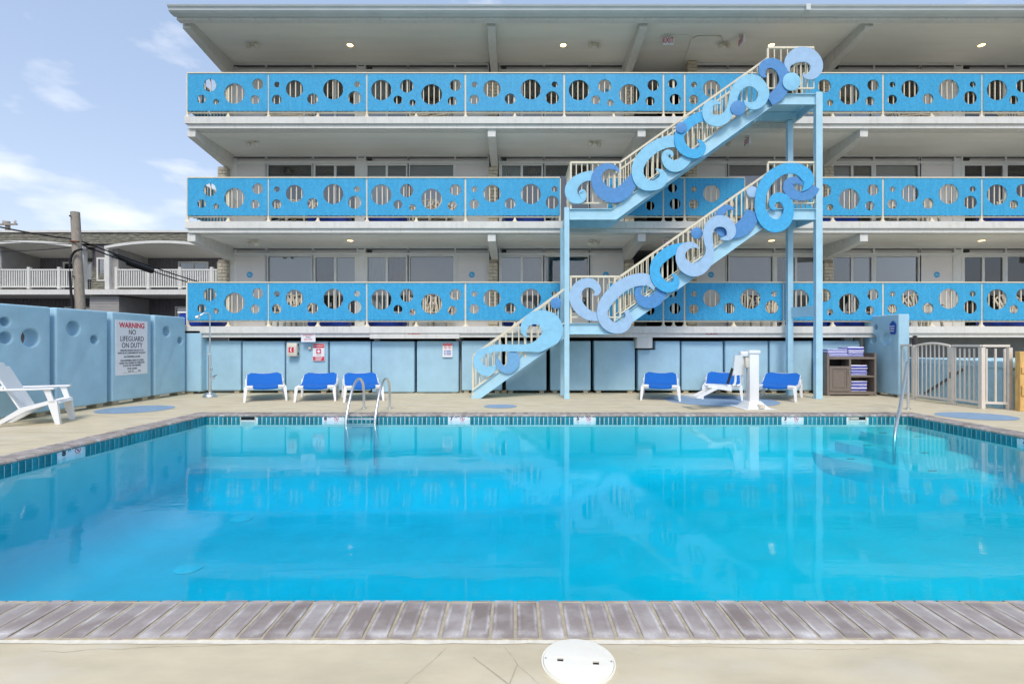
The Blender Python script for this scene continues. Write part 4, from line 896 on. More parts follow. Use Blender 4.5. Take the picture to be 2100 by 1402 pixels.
# ------------------------------------------------------------------ soffit lights, exit signs, emergency lamps
LX_ = [(718,'first'),(1155,'second'),(1582,'third'),(2013,'fourth')]
for k in range(3):
    zc = CE[k] if k < 2 else 9.36
    for x, o_n in LX_:
        e = empty('ceiling_light', (PX(x,13.45), 13.45, zc-.02)); tag(e, 'small round recessed ceiling light above the %s floor balcony, %s from the left' % (FN[k], o_n), 'ceiling light', 'recessed balcony lights')
        MB().lathe([(.085,-.012),(.10,-.006),(.10,-.0005),(.083,-.0005)], (PX(x,13.45), 13.45, zc), 20, False).build('rim', WHITE, e, sm=40)
        MB().lathe([(.001,-.010),(.075,-.009),(.075,-.004),(.001,-.004)], (PX(x,13.45), 13.45, zc), 20).build('bulb', LAMP, e)
        ll = bpy.data.lights.new('downlight', 'SPOT'); ll.spot_size = R(80); ll.spot_blend = .7; ll.shadow_soft_size = .06; ll.energy = 55; ll.color = (1.0, .90, .76)
        lo = bpy.data.objects.new('downlight', ll); lo.location = (PX(x,13.45), 13.45, zc-.014); COL.objects.link(lo); lo.parent = e
        lo.matrix_parent_inverse = Matrix.Translation(BASE[e.name]).inverted()
    for x, lb in ((520,'left end'),(1219,'left of the breezeway'),(1484,'right of the breezeway')):
        if k == 0 and x == 1484: continue
        d = 13.35; X = PX(x, d)
        e = empty('emergency_lamp', (X, d, zc-.15)); tag(e, 'twin headed emergency lamp on the ceiling above the %s floor balcony, %s' % (FN[k], lb), 'lamp', 'twin emergency lamps')
        MB().cbox(X-.07, X+.07, d-.05, d+.05, zc-.06, zc-.001, .01).build('housing', BOXG, e)
        for s in (-1, 1):
            c0 = Vector((X+s*.07, d, zc-.07)); c1 = c0+Vector((s*.05,-.06,-.05))
            MB().tube([c0, c0+(c1-c0)*.3, c1, c1+(c1-c0)*.3], [.02,.045,.062,.058], 12).build('lamp_head', BOXG, e, sm=40)
def exitsign(x, y, k, facing, label):
    zc = CE[k] if k < 2 else 9.36; d = 13.0; X = PX(x, d); zz3 = zc-.30
    e = empty('exit_sign', (X, d, zz3)); tag(e, label, 'exit sign', 'exit signs')
    MB().cbox(X-.06, X+.06, d-.04, d+.04, zc-.06, zc-.001, .006).build('canopy', BOXG, e)
    if facing:
        MB().cbox(X-.15, X+.15, d-.025, d+.025, zc-.27, zc-.06, .012).build('housing', SIGNW, e)
        text('EXIT', .19, (X, d-.027, zc-.165), SIGNR, e, sx=.72, bold=.002)
    else:
        MB().cbox(X-.025, X+.025, d-.15, d+.15, zc-.27, zc-.06, .012).build('housing', SIGNW, e)
        text('EXIT', .19, (X-.027, d, zc-.165), SIGNR, e, SIDEL, .72, bold=.002)
exitsign(1370,96,2,True,'white EXIT sign with red letters hanging from the top soffit facing the pool')
exitsign(1521,96,2,False,'edge-on EXIT sign hanging from the top soffit near the stairs')
exitsign(1533,297,1,False,'edge-on EXIT sign hanging above the second floor balcony')
exitsign(1371,497,0,True,'white EXIT sign above the first floor breezeway, half hidden by the stair rail')
zc = 9.36
cdp = [(PX(1378,13.0), 13.0, zc-.02), (PX(1412,13.0), 13.0, zc-.02), (PX(1419,13.1), 13.1, zc-.02), (PX(1404,14.1), 14.1, zc-.02), (PX(1385,15.5), 15.5, zc-.02)]
e = empty('conduit', (PX(1410,13), 13.0, zc-.02)); tag(e, 'thin electrical conduit branching from the top EXIT sign along the soffit', 'conduit')
MB().tube(cdp, .010, 8).build('pipe', SOFF, e, sm=50); MB().tube([(PX(1419,13.1)+.03,13.12,zc-.02),(PX(1426,13.1)+.02,13.02,zc-.02),(PX(1475,13.1),13.02,zc-.02),(PX(1484,13.3),13.3,zc-.02)], .012, 8).build('pipe', BOXG, e, sm=50)
# ------------------------------------------------------------------ sun loungers
def make_lounger():
    e = empty('sun_lounger', (0,0,0), world=False)
    W2 = .385; ys = -.78; yb = .02; zs = .33
    ang = R(22); L = .54; byt = yb+L*math.cos(ang); bzt = zs+.01+L*math.sin(ang)
    for s in (-1, 1):
        mb = MB(); mb.prism([(ys,zs-.055),(ys+.03,zs),(.50,zs),(.50,zs-.055)], 'x', s*W2-.025, s*W2+.025); mb.build('side_rail', RESIN, e)
        for yy in (ys+.02, .33):
            MB().add([(s*W2-.035,yy-.02,zs-.02),(s*W2+.035,yy-.02,zs-.02),(s*W2+.035,yy+.10,zs-.02),(s*W2-.035,yy+.10,zs-.02),(s*W2-.02+s*.03,yy-.06,0),(s*W2+.02+s*.03,yy-.06,0),(s*W2+.02+s*.03,yy-.01,0),(s*W2-.02+s*.03,yy-.01,0)],
                     [(0,1,2,3),(7,6,5,4),(0,4,5,1),(1,5,6,2),(2,6,7,3),(3,7,4,0)]).build('leg', RESIN, e)
        MB().prism([(.22,zs),(.26,zs+.10),(.42,zs+.10),(.46,zs)], 'x', s*(W2+.015)-.01, s*(W2+.015)+.01).build('armrest', RESIN, e)
        MB().bar((s*(W2-.015),yb,zs-.01), (s*(W2-.015),byt-.08,bzt-.045), .03, .04).build('back_rail', RESIN, e)
        MB().bar((s*(W2-.015),byt-.085,bzt-.047), (s*(W2-.10),byt,bzt-.01), .035, .04).build('back_corner', RESIN, e)
    MB().bar((-(W2-.10),byt,bzt-.01), (W2-.10,byt,bzt-.01), .035, .04).build('back_top_bar', RESIN, e)
    MB().cbox(-W2, -W2+.14, ys-.012, ys+.10, zs-.03, zs+.022, .015).build('corner_cap', RESIN, e); MB().cbox(W2-.14, W2, ys-.012, ys+.10, zs-.03, zs+.022, .015).build('corner_cap', RESIN, e)
    MB().bar((-W2+.02,ys+.03,zs-.035), (W2-.02,ys+.03,zs-.035), .05, .035).build('front_bar', RESIN, e)
    def sheet(pts, name):
        n = len(pts); nxx = 8; vs = []
        for (y, z, w) in pts:
            for i in range(nxx+1): x = -w+2*w*i/nxx; vs.append((x, y, z-.018*(1-(x/w)**2)))
        fs = [(r*(nxx+1)+i, r*(nxx+1)+i+1, (r+1)*(nxx+1)+i+1, (r+1)*(nxx+1)+i) for r in range(n-1) for i in range(nxx)]
        nv = len(vs); vs2 = vs + [(x,y,z-.012) for x,y,z in vs]; fs2 = fs + [tuple(i+nv for i in reversed(f)) for f in fs]
        per = [i for i in range(nxx+1)] + [r*(nxx+1)+nxx for r in range(1,n)] + [(n-1)*(nxx+1)+i for i in range(nxx-1,-1,-1)] + [r*(nxx+1) for r in range(n-2,0,-1)]
        fs2 += [(per[i], per[(i+1)%len(per)], per[(i+1)%len(per)]+nv, per[i]+nv) for i in range(len(per))]
        return MB().add(vs2, fs2).build(name, SLING, e, sm=50)
    sheet([(ys-.012,zs-.04,W2-.15),(ys-.02,zs-.01,W2-.14),(ys+.01,zs+.012,W2-.13),(ys+.12,zs+.016,W2-.025),(-.35,zs+.012,W2-.02),(yb-.02,zs+.012,W2-.02)], 'seat_sling')
    sheet([(yb-.02,zs+.016,W2-.012),(yb+.2,zs+.018+.2*math.tan(ang),W2-.012),(byt-.10,bzt-.02,W2-.016),(byt-.01,bzt+.024,W2-.10),(byt+.026,bzt+.014,W2-.105),(byt+.03,bzt-.02,W2-.105)], 'back_sling')
    return e
LOUNG = [(538,10.86,1.0,'leftmost blue sling sun lounger beside the outdoor shower'),(650,10.86,1.0,'blue sling sun lounger below the emergency phone box'),(738,10.84,1.0,'blue sling sun lounger just behind the pool ladder'),
         (1353,11.0,1.25,'blue sling sun lounger between the stair post and the pool lift'),(1487,11.15,1.0,'blue sling sun lounger partly hidden behind the pool lift seat'),(1600,10.95,1.15,'rightmost blue sling sun lounger in front of the right stair posts')]
proto = make_lounger()
for i, (x, d, kf, lb) in enumerate(LOUNG):
    X = PX(x, d); a = -math.atan2(X, d)*.92*kf; cx = X + .78*math.sin(-a)*1.0; cyy = d + .84*math.cos(a)
    if i == 0: o = proto; o.location = (cx, cyy, 0.002); o.rotation_euler = (0,0,a)
    else: o = copy_tree(proto, (cx, cyy, 0.002), (0,0,a))
    o.rotation_euler.z += R((3,-4,5,2,-3,-6)[i]); tag(o, lb, 'sun lounger', 'blue sling sun loungers')
# ------------------------------------------------------------------ white adirondack chair
ch = empty('deck_chair', (-7.72, 8.02, .001), world=False); ch.rotation_euler = (0,0,R(24)); tag(ch, 'white resin slatted armchair on the deck against the left wall', 'chair')
for s in (-1, 1):
    y = s*.27
    MB().prism([(.30,.0),(.36,.0),(.32,.37),(.26,.40),(.20,.36)], 'y', y-.035, y+.035).build('front_leg', RESIN, ch, sm=20)
    MB().prism([(-.50,.0),(-.42,.0),(-.05,.235),(.25,.33),(.25,.39),(-.12,.285)], 'y', y-.025, y+.025).build('rear_leg', RESIN, ch, sm=20)
    MB().cbox(-.42, .30, y-.055+s*.03, y+.055+s*.03, .555, .585, .012).build('armrest', RESIN, ch, sm=30)
    MB().prism([(.22,.37),(.29,.37),(.24,.556),(.16,.556)], 'y', y+s*.03-.02, y+s*.03+.02).build('arm_support', RESIN, ch)
MB().prism([(-.16,.245),(.24,.365),(.32,.375),(.35,.33),(.335,.33),(.30,.355),(.24,.345),(-.15,.225)], 'y', -.25, .25).build('seat', RESIN, ch, sm=30)
for i in range(5):
    y0 = -.25+i*.101; top = .78 - .05*abs(i-2)**1.3
    p = Vector((-.14,0,.24)); dr = Vector((-.40,0,.80)).normalized(); q = p+dr*(top+.1)
    MB().add([(p.x-.012,y0,p.z),(p.x+.012,y0,p.z),(p.x+.012,y0+.094,p.z),(p.x-.012,y0+.094,p.z),(q.x-.012,y0-.004*(2-i)-.006,q.z),(q.x+.012,y0-.006,q.z),(q.x+.012,y0+.10,q.z),(q.x-.012,y0+.10,q.z)], [(3,2,1,0),(4,5,6,7),(0,1,5,4),(1,2,6,5),(2,3,7,6),(3,0,4,7)]).build('back_slat', RESIN, ch)
MB().bar((-.36,-.25,.60), (-.36,.25,.60), .03, .06).build('back_brace', RESIN, ch)
# ------------------------------------------------------------------ pool ladder and stair handrail
ld = empty('pool_ladder', (-2.74, 9.1, 0)); tag(ld, 'stainless steel pool ladder with two curved grab rails at the back edge', 'ladder')
for X in (-3.0, -2.49):
    pts = catmull([(X,9.72,.004),(X,9.72,.30),(X,9.66,.50),(X,9.48,.605),(X,9.25,.58),(X,9.02,.42),(X,8.80,.12),(X,8.70,-.10),(X,8.68,-.40),(X,8.70,-.85)], 6)
    MB().tube(pts, .024, 14).build('grab_rail', STEEL, ld, sm=50)
    MB().lathe([(.055,.001),(.055,.012),(.03,.022)], (X,9.72,0), 18).build('escutcheon', STEEL, ld, sm=40)
for z in (-.045, -.13): 
    yy = 8.735 if z > -.1 else 8.69
    MB().cbox(-2.99, -2.5, yy-.035, yy+.035, z-.012, z+.012, .006).build('rung', STEEL, ld, sm=40)
hr = empty('step_handrail', (7.62, 9.65, 0)); tag(hr, 'stainless steel handrail sloping into the pool at the corner steps', 'handrail')
MB().tube(catmull([(7.62,9.66,.0),(7.62,9.66,.55),(7.60,9.64,.84),(7.50,9.52,.90),(7.36,9.36,.86),(6.6,8.52,.28),(6.02,7.9,-.18),(5.95,7.82,-.9)],6), .024, 14).build('rail', STEEL, hr, sm=50)
MB().lathe([(.055,.001),(.055,.012),(.03,.022)], (7.62,9.66,0), 18).build('escutcheon', STEEL, hr, sm=40)
# ------------------------------------------------------------------ pool lift
lf = empty('pool_lift', (4.66, 9.85, 0)); tag(lf, 'white pool lift with post, folding seat and footrest on the back deck', 'pool lift')
def LP_(x, y, d): return (PX(x,d), d, PZ(y,d))
dl = 9.9; px0 = PX(1533.5,dl); px1 = PX(1552.5,dl)
MB().cbox(px0, px1, dl-.09, dl+.09, .10, PZ(722,dl), .012).build('post', RESIN, lf, sm=40)
MB().cbox(px0-.02, px1+.02, dl-.11, dl+.11, PZ(722,dl)-.01, PZ(718,dl)+.02, .012).build('post_cap', RESIN, lf, sm=40)
MB().cbox(PX(1517,dl), px0+.02, dl-.06, dl+.06, PZ(729,dl), PZ(718,dl), .03).build('arm', RESIN, lf, sm=40)
MB().add([(px0-.13,dl-.30,.012),(px1+.12,dl-.30,.012),(px1+.10,dl+.25,.012),(px0-.12,dl+.25,.012),(px0-.02,dl-.12,.14),(px1+.02,dl-.12,.14),(px1+.02,dl+.1,.14),(px0-.02,dl+.1,.14)], [(0,3,2,1),(4,5,6,7),(0,1,5,4),(1,2,6,5),(2,3,7,6),(3,0,4,7)]).build('base', RESIN, lf)
MB().box(px0-.22, px1+.2, dl-.36, dl+.32, .003, .011).build('base_plate', RESIN, lf)
MB().cbox(px0+.08, px1-.0, dl-.34, dl-.20, .02, .10, .01).box(px0+.10, px1-.02, dl-.345, dl-.341, .03, .085).build('battery_box', BOXG, lf)
db_ = 9.85
MB().add([LP_(1507,726,db_-.2),LP_(1529,726,db_+.1),LP_(1527,766,db_+.1),LP_(1503,768,db_-.2),LP_(1505,726,db_-.12),LP_(1527,726,db_+.16),LP_(1525,766,db_+.16),LP_(1501,768,db_-.12)], [(0,1,2,3),(7,6,5,4),(0,4,5,1),(1,5,6,2),(2,6,7,3),(3,7,4,0)]).build('seat_back', RESIN, lf)
for dd in (-.2, .12): MB().tube(catmull([LP_(1508 if dd<0 else 1521,764,db_+dd),LP_(1508 if dd<0 else 1521,778,db_+dd),LP_(1504 if dd<0 else 1515,788,db_+dd),LP_(1490,788,db_+dd)],5), .022, 10).build('seat_tube', RESIN, lf, sm=50)
for dd in (.0,): MB().tube([LP_(1526,745,db_),LP_(1528,790,db_),LP_(1527,818,dl)], .010, 8).build('actuator_rod', STEEL, lf, sm=50)
MB().cbox(PX(1527,dl), PX(1535,dl), dl-.05, dl+.05, PZ(752,dl), PZ(730,dl), .02).build('motor', BOXG, lf, sm=40)
a1, a2, a3 = LP_(1453,786,9.7), LP_(1503,790,9.75), LP_(1503,796,9.75)
MB().add([LP_(1453,784,9.9),LP_(1505,787,9.95),LP_(1505,793,9.95),LP_(1453,790,9.9),LP_(1452,786,9.45),LP_(1500,790,9.5),LP_(1500,800,9.5),LP_(1452,792,9.45)], [(0,1,2,3),(7,6,5,4),(0,4,5,1),(1,5,6,2),(2,6,7,3),(3,7,4,0)]).build('seat', RESIN, lf)
for dd in (9.45, 9.85): MB().bar(LP_(1470 if dd < 9.6 else 1456,793,dd), LP_(1432 if dd < 9.6 else 1418,812,dd), .055, .05).build('leg_bar', RESIN, lf)
MB().bar(LP_(1436,813,9.42), LP_(1410,808,9.9), .14, .03).build('footrest', RESIN, lf)
MB().bar(LP_(1502,753,db_-.22), LP_(1492,785,9.46), .05, .008, (0,1,0)).build('belt', BLACK, lf)
# ------------------------------------------------------------------ outdoor shower
sh = empty('outdoor_shower', (-7.3, 11.8, 0)); tag(sh, 'slim steel outdoor shower pole with dome base in the left corner', 'shower')
X = PX(430.5, 11.8); dsh = 11.8
MB().lathe([(.15,.002),(.15,.03),(.125,.075),(.07,.105),(.035,.115)], (X,dsh,0), 24).build('base', STEEL, sh, sm=40)
MB().tube([(X,dsh,.11),(X,dsh,.98)], .034, 14).build('lower_pipe', STEEL, sh, sm=50); MB().tube([(X,dsh,.96),(X,dsh,1.95),(X-.03,dsh-.02,2.0),(X-.10,dsh-.08,1.99),(X-.16,dsh-.13,1.93)], .016, 10).build('upper_pipe', STEEL, sh, sm=50)
MB().tube([(X-.15,dsh-.12,1.94),(X-.185,dsh-.15,1.90),(X-.21,dsh-.17,1.87)], [.015,.05,.055], 14).build('shower_head', STEEL, sh, sm=40)
MB().tube([(X-.07,dsh-.02,1.02),(X+.05,dsh-.02,1.02)], .015, 8).build('valve', STEEL, sh); MB().cbox(X+.02, X+.06, dsh-.03, dsh+.03, .62, .70, .01).build('valve', STEEL, sh)
MB().tube([(X+.03,dsh,.44),(X+.12,dsh-.03,.45),(X+.13,dsh-.04,.50)], .013, 8).build('foot_tap', STEEL, sh); MB().bar((X+.09,dsh-.04,.49), (X+.19,dsh-.05,.53), .025, .012).build('tap_lever', CUR_D, sh)
# ------------------------------------------------------------------ towel cabinet and towels
cb = empty('towel_cabinet', (8.1, 12.2, 0)); tag(cb, 'taupe wooden towel cabinet with door and two open shelves', 'cabinet')
cd_ = 12.08; cx0, cx1 = 7.56, 8.76; cyb = cd_+.48; zt = PZ(730,cd_)
MB().box(cx0, cx0+.05, cd_, cyb, .02, zt+.10).build('side_panel', TAUPE, cb); MB().box(cx1-.05, cx1, cd_, cyb, .02, zt+.10).build('side_panel', TAUPE, cb)
MB().box(cx0+.05, cx1-.05, cyb-.02, cyb, .02, zt+.10).build('back_panel', TAUPE, cb); MB().box(cx0+.05, cx1-.05, cd_-.005, cyb-.02, zt-.05, zt).build('top', TAUPE, cb)
xm = cx0+.56; MB().box(xm-.022, xm+.022, cd_, cyb-.02, .10, zt-.05).build('divider', TAUPE, cb)
MB().box(cx0+.05, cx1-.05, cd_-.003, cyb-.02, .03, .10).build('bottom', TAUPE, cb)
zs_ = .10+(zt-.15)*.47; MB().box(xm+.022, cx1-.05, cd_+.003, cyb-.02, zs_-.02, zs_+.02).build('shelf', TAUPE, cb)
MB().box(cx0-.002, cx0+.06, cd_-.008, cd_+.04, .001, .06).box(cx1-.06, cx1+.002, cd_-.008, cd_+.04, .001, .06).build('foot', TAUPE, cb)
dz1 = zt-.22
dr_ = MB().box(cx0+.052, xm-.024, cd_+.004, cd_+.024, .115, dz1).build('door', TAUPE, cb)
frame(cx0+.052, xm-.024, .115, dz1, .06, cd_-.010, cd_+.003).build('door_frame', TAUPE, dr_)
frame(cx0+.14, xm-.112, .20, dz1-.085, .018, cd_-.004, cd_+.0035).build('door_moulding', TAUPE, dr_)
MB().box(xm-.055, xm-.043, cd_-.035, cd_-.011, dz1-.22, dz1-.09).build('handle', STEEL, dr_)
MB().box(cx0+.052, xm-.024, cd_+.30, cd_+.31, dz1, zt-.05).build('drop_slot_back', BLACK, cb)
# striped towel cloth
m = bpy.data.materials.new('striped_towel'); m.use_nodes = True; t = m.node_tree; p = t.nodes['Principled BSDF']; p.inputs['Roughness'].default_value = .95
tcn = t.nodes.new('ShaderNodeTexCoord'); wv = t.nodes.new('ShaderNodeTexWave'); wv.bands_direction = 'Z'; wv.inputs['Scale'].default_value = 6.2; wv.inputs['Distortion'].default_value = 1.2; wv.inputs['Detail Scale'].default_value = 1.0
oi = t.nodes.new('ShaderNodeObjectInfo'); vadd = t.nodes.new('ShaderNodeVectorMath'); vadd.operation = 'ADD'; t.links.new(tcn.outputs['Object'], vadd.inputs[0])
vmul = t.nodes.new('ShaderNodeVectorMath'); vmul.operation = 'SCALE'; vmul.inputs[0].default_value = (1,1,1); t.links.new(oi.outputs['Random'], vmul.inputs['Scale']); t.links.new(vmul.outputs[0], vadd.inputs[1]); t.links.new(vadd.outputs[0], wv.inputs['Vector'])
rp = t.nodes.new('ShaderNodeValToRGB'); rp.color_ramp.interpolation = 'LINEAR'; rp.color_ramp.elements[0].position = .46; rp.color_ramp.elements[0].color = C(62,72,176); rp.color_ramp.elements[1].position = .54; rp.color_ramp.elements[1].color = C(226,226,244)
t.links.new(wv.outputs[0], rp.inputs[0]); t.links.new(rp.outputs[0], p.inputs['Base Color'])
TOWEL = m
def towel(x0, x1, z0, h, label):
    mb = MB(); n = 10
    pts = []
    for i in range(n+1):
        a = R(90+180*i/n); pts.append((.03*math.cos(a)*0, 0))
    j = random.uniform(-.015,.015)
    prof = [(cd_+.04+j+.5*h-.5*h*math.cos(R(q)), z0+h/2+h/2*math.sin(R(q))) for q in range(-90, 91, 20)]
    prof = [(cd_+.04+j+.5*h*(1-math.cos(R(q))), z0+h/2+h/2*math.sin(R(q))) for q in range(-90, 91, 18)]
    prof += [(cyb-.06, z0+h-.004), (cyb-.05, z0+h/2), (cyb-.06, z0+.003)]
    e_ = mb.prism(prof, 'x', x0+random.uniform(-.012,.012), x1+random.uniform(-.012,.012)).build('folded_towel', TOWEL, sm=40)
    tag(e_, label, 'towel', 'folded striped pool towels'); return e_
for (xa, xb, zz0, n, h, lb) in ((cx0+.04, xm-.03, zt+.001, 3, .062, 'left pile atop the cabinet'), (xm-.015, xm+.36, zt+.001, 4, .062, 'right pile atop the cabinet'), (xm+.05, xm+.44, zs_+.021, 5, .05, 'upper shelf pile'), (xm+.06, xm+.44, .101, 5, .05, 'lower shelf pile')):
    for i in range(n): towel(xa, xb, zz0+i*(h+.001), h, 'folded blue striped towel, %s from bottom in the %s' % (ordinal(i), lb))
# ------------------------------------------------------------------ fence, gate, low wall, tan post on the right
fx = 9.12
def picket(parent, p0, p1, n, zt0, zt1, zb_=.10, w=.045, arch=0):
    for i in range(n):
        u = (i+.5)/n; x = p0[0]+(p1[0]-p0[0])*u; y = p0[1]+(p1[1]-p0[1])*u; zt_ = zt0+(zt1-zt0)*u+arch*math.sin(math.pi*u)
        MB().box(x-w*.3, x+w*.3, y-w*.3, y+w*.3, zb_, zt_).build('picket', FENCE, parent)
def fpost(parent, x, y, h, w=.06): MB().box(x-w/2, x+w/2, y-w/2, y+w/2, .001, h).build('post', FENCE, parent)
A_, B_, C_, D_, E_ = (9.04,11.72), (9.06,11.32), (9.13,10.38), (9.15,9.76), (9.55,9.62)
f1 = empty('picket_fence', (9.05,11.5,0)); tag(f1, 'short greige picket fence beside the tall blue panel', 'fence')
fpost(f1, *A_, 1.20, .05); picket(f1, A_, (B_[0],B_[1]+.06), 2, 1.22, 1.22)
MB().bar((A_[0],A_[1],1.235), (B_[0],B_[1]+.05,1.235), .05, .05).build('top_rail', FENCE, f1); MB().bar((A_[0],A_[1],.11), (B_[0],B_[1]+.05,.11), .045, .045).build('bottom_rail', FENCE, f1)
gt = empty('fence_gate', (9.1,10.85,0)); tag(gt, 'greige metal picket gate with arched top', 'gate')
fpost(gt, B_[0], B_[1], 1.24); MB().lathe([(.05,1.24),(.05,1.40),(.03,1.42),(.06,1.44),(.02,1.46)], (B_[0]+.05,B_[1]+.03,0), 12).build('latch_post', CUR_D, gt, sm=40)
g0, g1 = (B_[0]+.005,B_[1]-.06), (C_[0]-.005,C_[1]+.06)
arc = [(g0[0]+(g1[0]-g0[0])*u/12, g0[1]+(g1[1]-g0[1])*u/12, 1.225+.055*math.sin(math.pi*u/12)) for u in range(13)]
MB().tube(arc, .026, 8).build('arched_rail', FENCE, gt, sm=50); picket(gt, g0, g1, 8, 1.22, 1.22, .09, .03, .05)
for q in (g0, g1): MB().box(q[0]-.025, q[0]+.025, q[1]-.025, q[1]+.025, .06, 1.2).build('stile', FENCE, gt)
MB().bar((*g0,.10), (*g1,.10), .045, .045).build('bottom_rail', FENCE, gt); MB().box(g1[0]-.035, g1[0]+.035, g1[1]-.035, g1[1]-.02, .55, .68).build('latch', CUR_D, gt)
f2 = empty('picket_fence', (9.15,10,0)); tag(f2, 'greige metal picket fence right of the gate turning the corner', 'fence')
fpost(f2, *C_, 1.20); picket(f2, C_, D_, 6, 1.18, 1.18, .11, .038); fpost(f2, *D_, 1.20, .075); picket(f2, D_, E_, 3, 1.18, 1.18, .10, .045); fpost(f2, *E_, 1.2, .07)
for a, b in ((C_, D_), (D_, E_)):
    MB().bar((*a,1.235), (*b,1.235), .06, .045).build('top_rail', FENCE, f2); MB().bar((*a,.12), (*b,.12), .045, .045).build('bottom_rail', FENCE, f2)
lw = empty('low_block_wall', (9.75,11,0)); tag(lw, 'low light blue block wall with pale cap behind the picket fence', 'wall')
MB().box(9.55, 9.85, 9.75, 13.0, .001, .80).build('wall', LOWW, lw); MB().cbox(9.50, 9.90, 9.70, 13.05, .80, .93, .01).build('cap', LOWW, lw)
MB().box(9.552, 17, 12.75, 13.02, .001, .80).build('wall', LOWW, lw); MB().cbox(9.901, 17, 12.72, 13.05, .80, .90, .01).build('cap', LOWW, lw)
o = MB().bar((9.46,11.5,.12), (9.46,10.5,.74), .03, .05).build('ramp_handrail', SIDING); tag(o, 'dark sloping handrail on the low blue wall behind the gate', 'handrail')
tp = empty('timber_gate', (9.75,9.35,0)); tag(tp, 'weathered ochre timber gate at the right edge of the picture', 'gate')
MB().cbox(9.50, 9.62, 9.36, 9.46, .001, 1.13, .008).build('post', OCHRE, tp); MB().box(9.62, 10.6, 9.38, 9.43, .05, .15).build('rail', OCHRE, tp); MB().box(9.62, 10.6, 9.38, 9.43, .98, 1.10).build('rail', OCHRE, tp)
for i in range(9): MB().box(9.63+i*.107, 9.73+i*.107, 9.432, 9.455, .03, 1.11).build('plank', OCHRE, tp)
MB().cbox(9.515, 9.60, 9.335, 9.362, .72, .83, .004).build('hinge_block', OCHRE, tp); MB().cbox(9.515, 9.60, 9.335, 9.362, .30, .48, .004).build('hinge_block', OCHRE, tp)
# ------------------------------------------------------------------ balcony furniture
def make_fan():
    e = empty('balcony_chair', (0,0,0), world=False)
    MB().cbox(-.25, .25, -.24, .24, .38, .42, .012).build('seat', TANR, e, sm=40)
    for sx in (-1, 1):
        for sy in (-1, 1): MB().bar((sx*.22,sy*.2,.385), (sx*.26,sy*.25,0), .045, .045).build('leg', TANR, e)
        MB().cbox(sx*.29-.035, sx*.29+.035, -.26, .26, .60, .63, .01).build('armrest', TANR, e, sm=40); MB().bar((sx*.29,-.22,.60), (sx*.25,-.22,.40), .04, .03).build('arm_post', TANR, e)
    for i in range(7):
        a = R((i-3)*9); x = (i-3)*.05
        MB().bar((x,.22,.41), (x+math.sin(a)*.46,.32,.42+math.cos(a)*.48), .045, .016, (0,1,0)).build('back_slat', TANR, e)
    ap = catmull([(-.36,.31,.72),(-.22,.325,.88),(0,.33,.93),(.22,.325,.88),(.36,.31,.72)], 4)
    MB().tube(ap, .022, 6).build('back_rim', TANR, e, sm=50)
    return e
def make_bench():
    e = empty('storage_bench', (0,0,0), world=False)
    MB().cbox(-.52, .52, -.24, .24, .03, .36, .04).build('body', NAVY, e, sm=40); MB().cbox(-.54, .54, -.26, .26, .362, .41, .015).build('lid', RESIN, e, sm=40)
    for sx in (-1,1): MB().box(sx*.45-.03, sx*.45+.03, -.2, .2, 0, .031).build('foot', BLACK, e)
    return e
fan = bench = None
for k in range(3):
    for j, x in enumerate((583,614,868,905,1535,1585,1850,1892,2085)):
        loc = (PX(x,13.6)+random.uniform(-.05,.05), 13.55, FL[k]+.002); rz = R(random.uniform(-14,14))
        if fan is None: fan = make_fan(); fan.location = loc; fan.rotation_euler = (0,0,rz); o = fan
        else: o = copy_tree(fan, loc, (0,0,rz))
        tag(o, 'beige fan-back chair on the %s floor balcony, %s from the left' % (FN[k], ordinal(j)), 'chair', 'fan-back balcony chairs')
    if k == 2: continue
    for j, x in enumerate((425,681,795,1072,1640,1722,2045) if k == 0 else (681,795,1075,1702,2045)):
        loc = (PX(x,13.5), 13.35, FL[k]+.002)
        if bench is None: bench = make_bench(); bench.location = loc; o = bench
        else: o = copy_tree(bench, loc, (0,0,0))
        tag(o, 'low royal blue storage bench on the %s floor balcony, %s from the left' % (FN[k], ordinal(j)), 'bench', 'blue storage benches')
# ------------------------------------------------------------------ neighbour house, poles and wires
ND = 26.0
def NX(x): return PX(x, ND)
def NZ(y): return PZ(y, ND)
nb_ = empty('neighbour_house', (NX(200), ND, 0)); tag(nb_, 'grey house with shingled mansard roof and white balconies behind the left wall', 'house')
SHING = mat('shingle', (128,126,114), .9, .30, 3.2, detail=10, bump=.5, bscale=60, stretch=(1,1,4), dirt=.8, dscale=5, dirt_rgb=(92,90,84))
nl, nr_ = NX(-320), NX(620)
MB().box(nl, nr_, ND+1.8, ND+9, 0, NZ(478)).build('wall', SIDING, nb_)
MB().box(nl, nr_, ND-.1, ND+9, NZ(475), NZ(471)).build('roof_cap', WHITE, nb_)
rf = MB().box(nl, nr_, ND+.1, ND+1.8, NZ(496), NZ(476)).build('roof', SHING, nb_)
def courses(x0, x1, z0, z1, n, par):
    mb = MB(); h = (z1-z0)/n
    for i in range(n):
        z = z0+i*h; yo = ND - .10 + .28*(i/n)*((z1-z0)/3)
        x = x0
        while x < x1:
            w = random.uniform(.28,.42); xe = min(x+w, x1); jz = random.uniform(0,.03)
            mb.add([(x+.006,yo+jz*.4,z+jz),(xe-.006,yo+jz*.4,z+jz),(xe-.006,yo+.07,z+h+.05),(x+.006,yo+.07,z+h+.05)], [(0,1,2,3)]); x = xe
        mb.box(x0, x1, yo+.05, yo+.12, z, z+h)
    o = mb.build('shingles', SHING, par); o['kind'] = 'stuff'
courses(nl, nr_, NZ(499), NZ(475), 6, rf); courses(NX(189), NX(231), NZ(592), NZ(508), 16, rf)
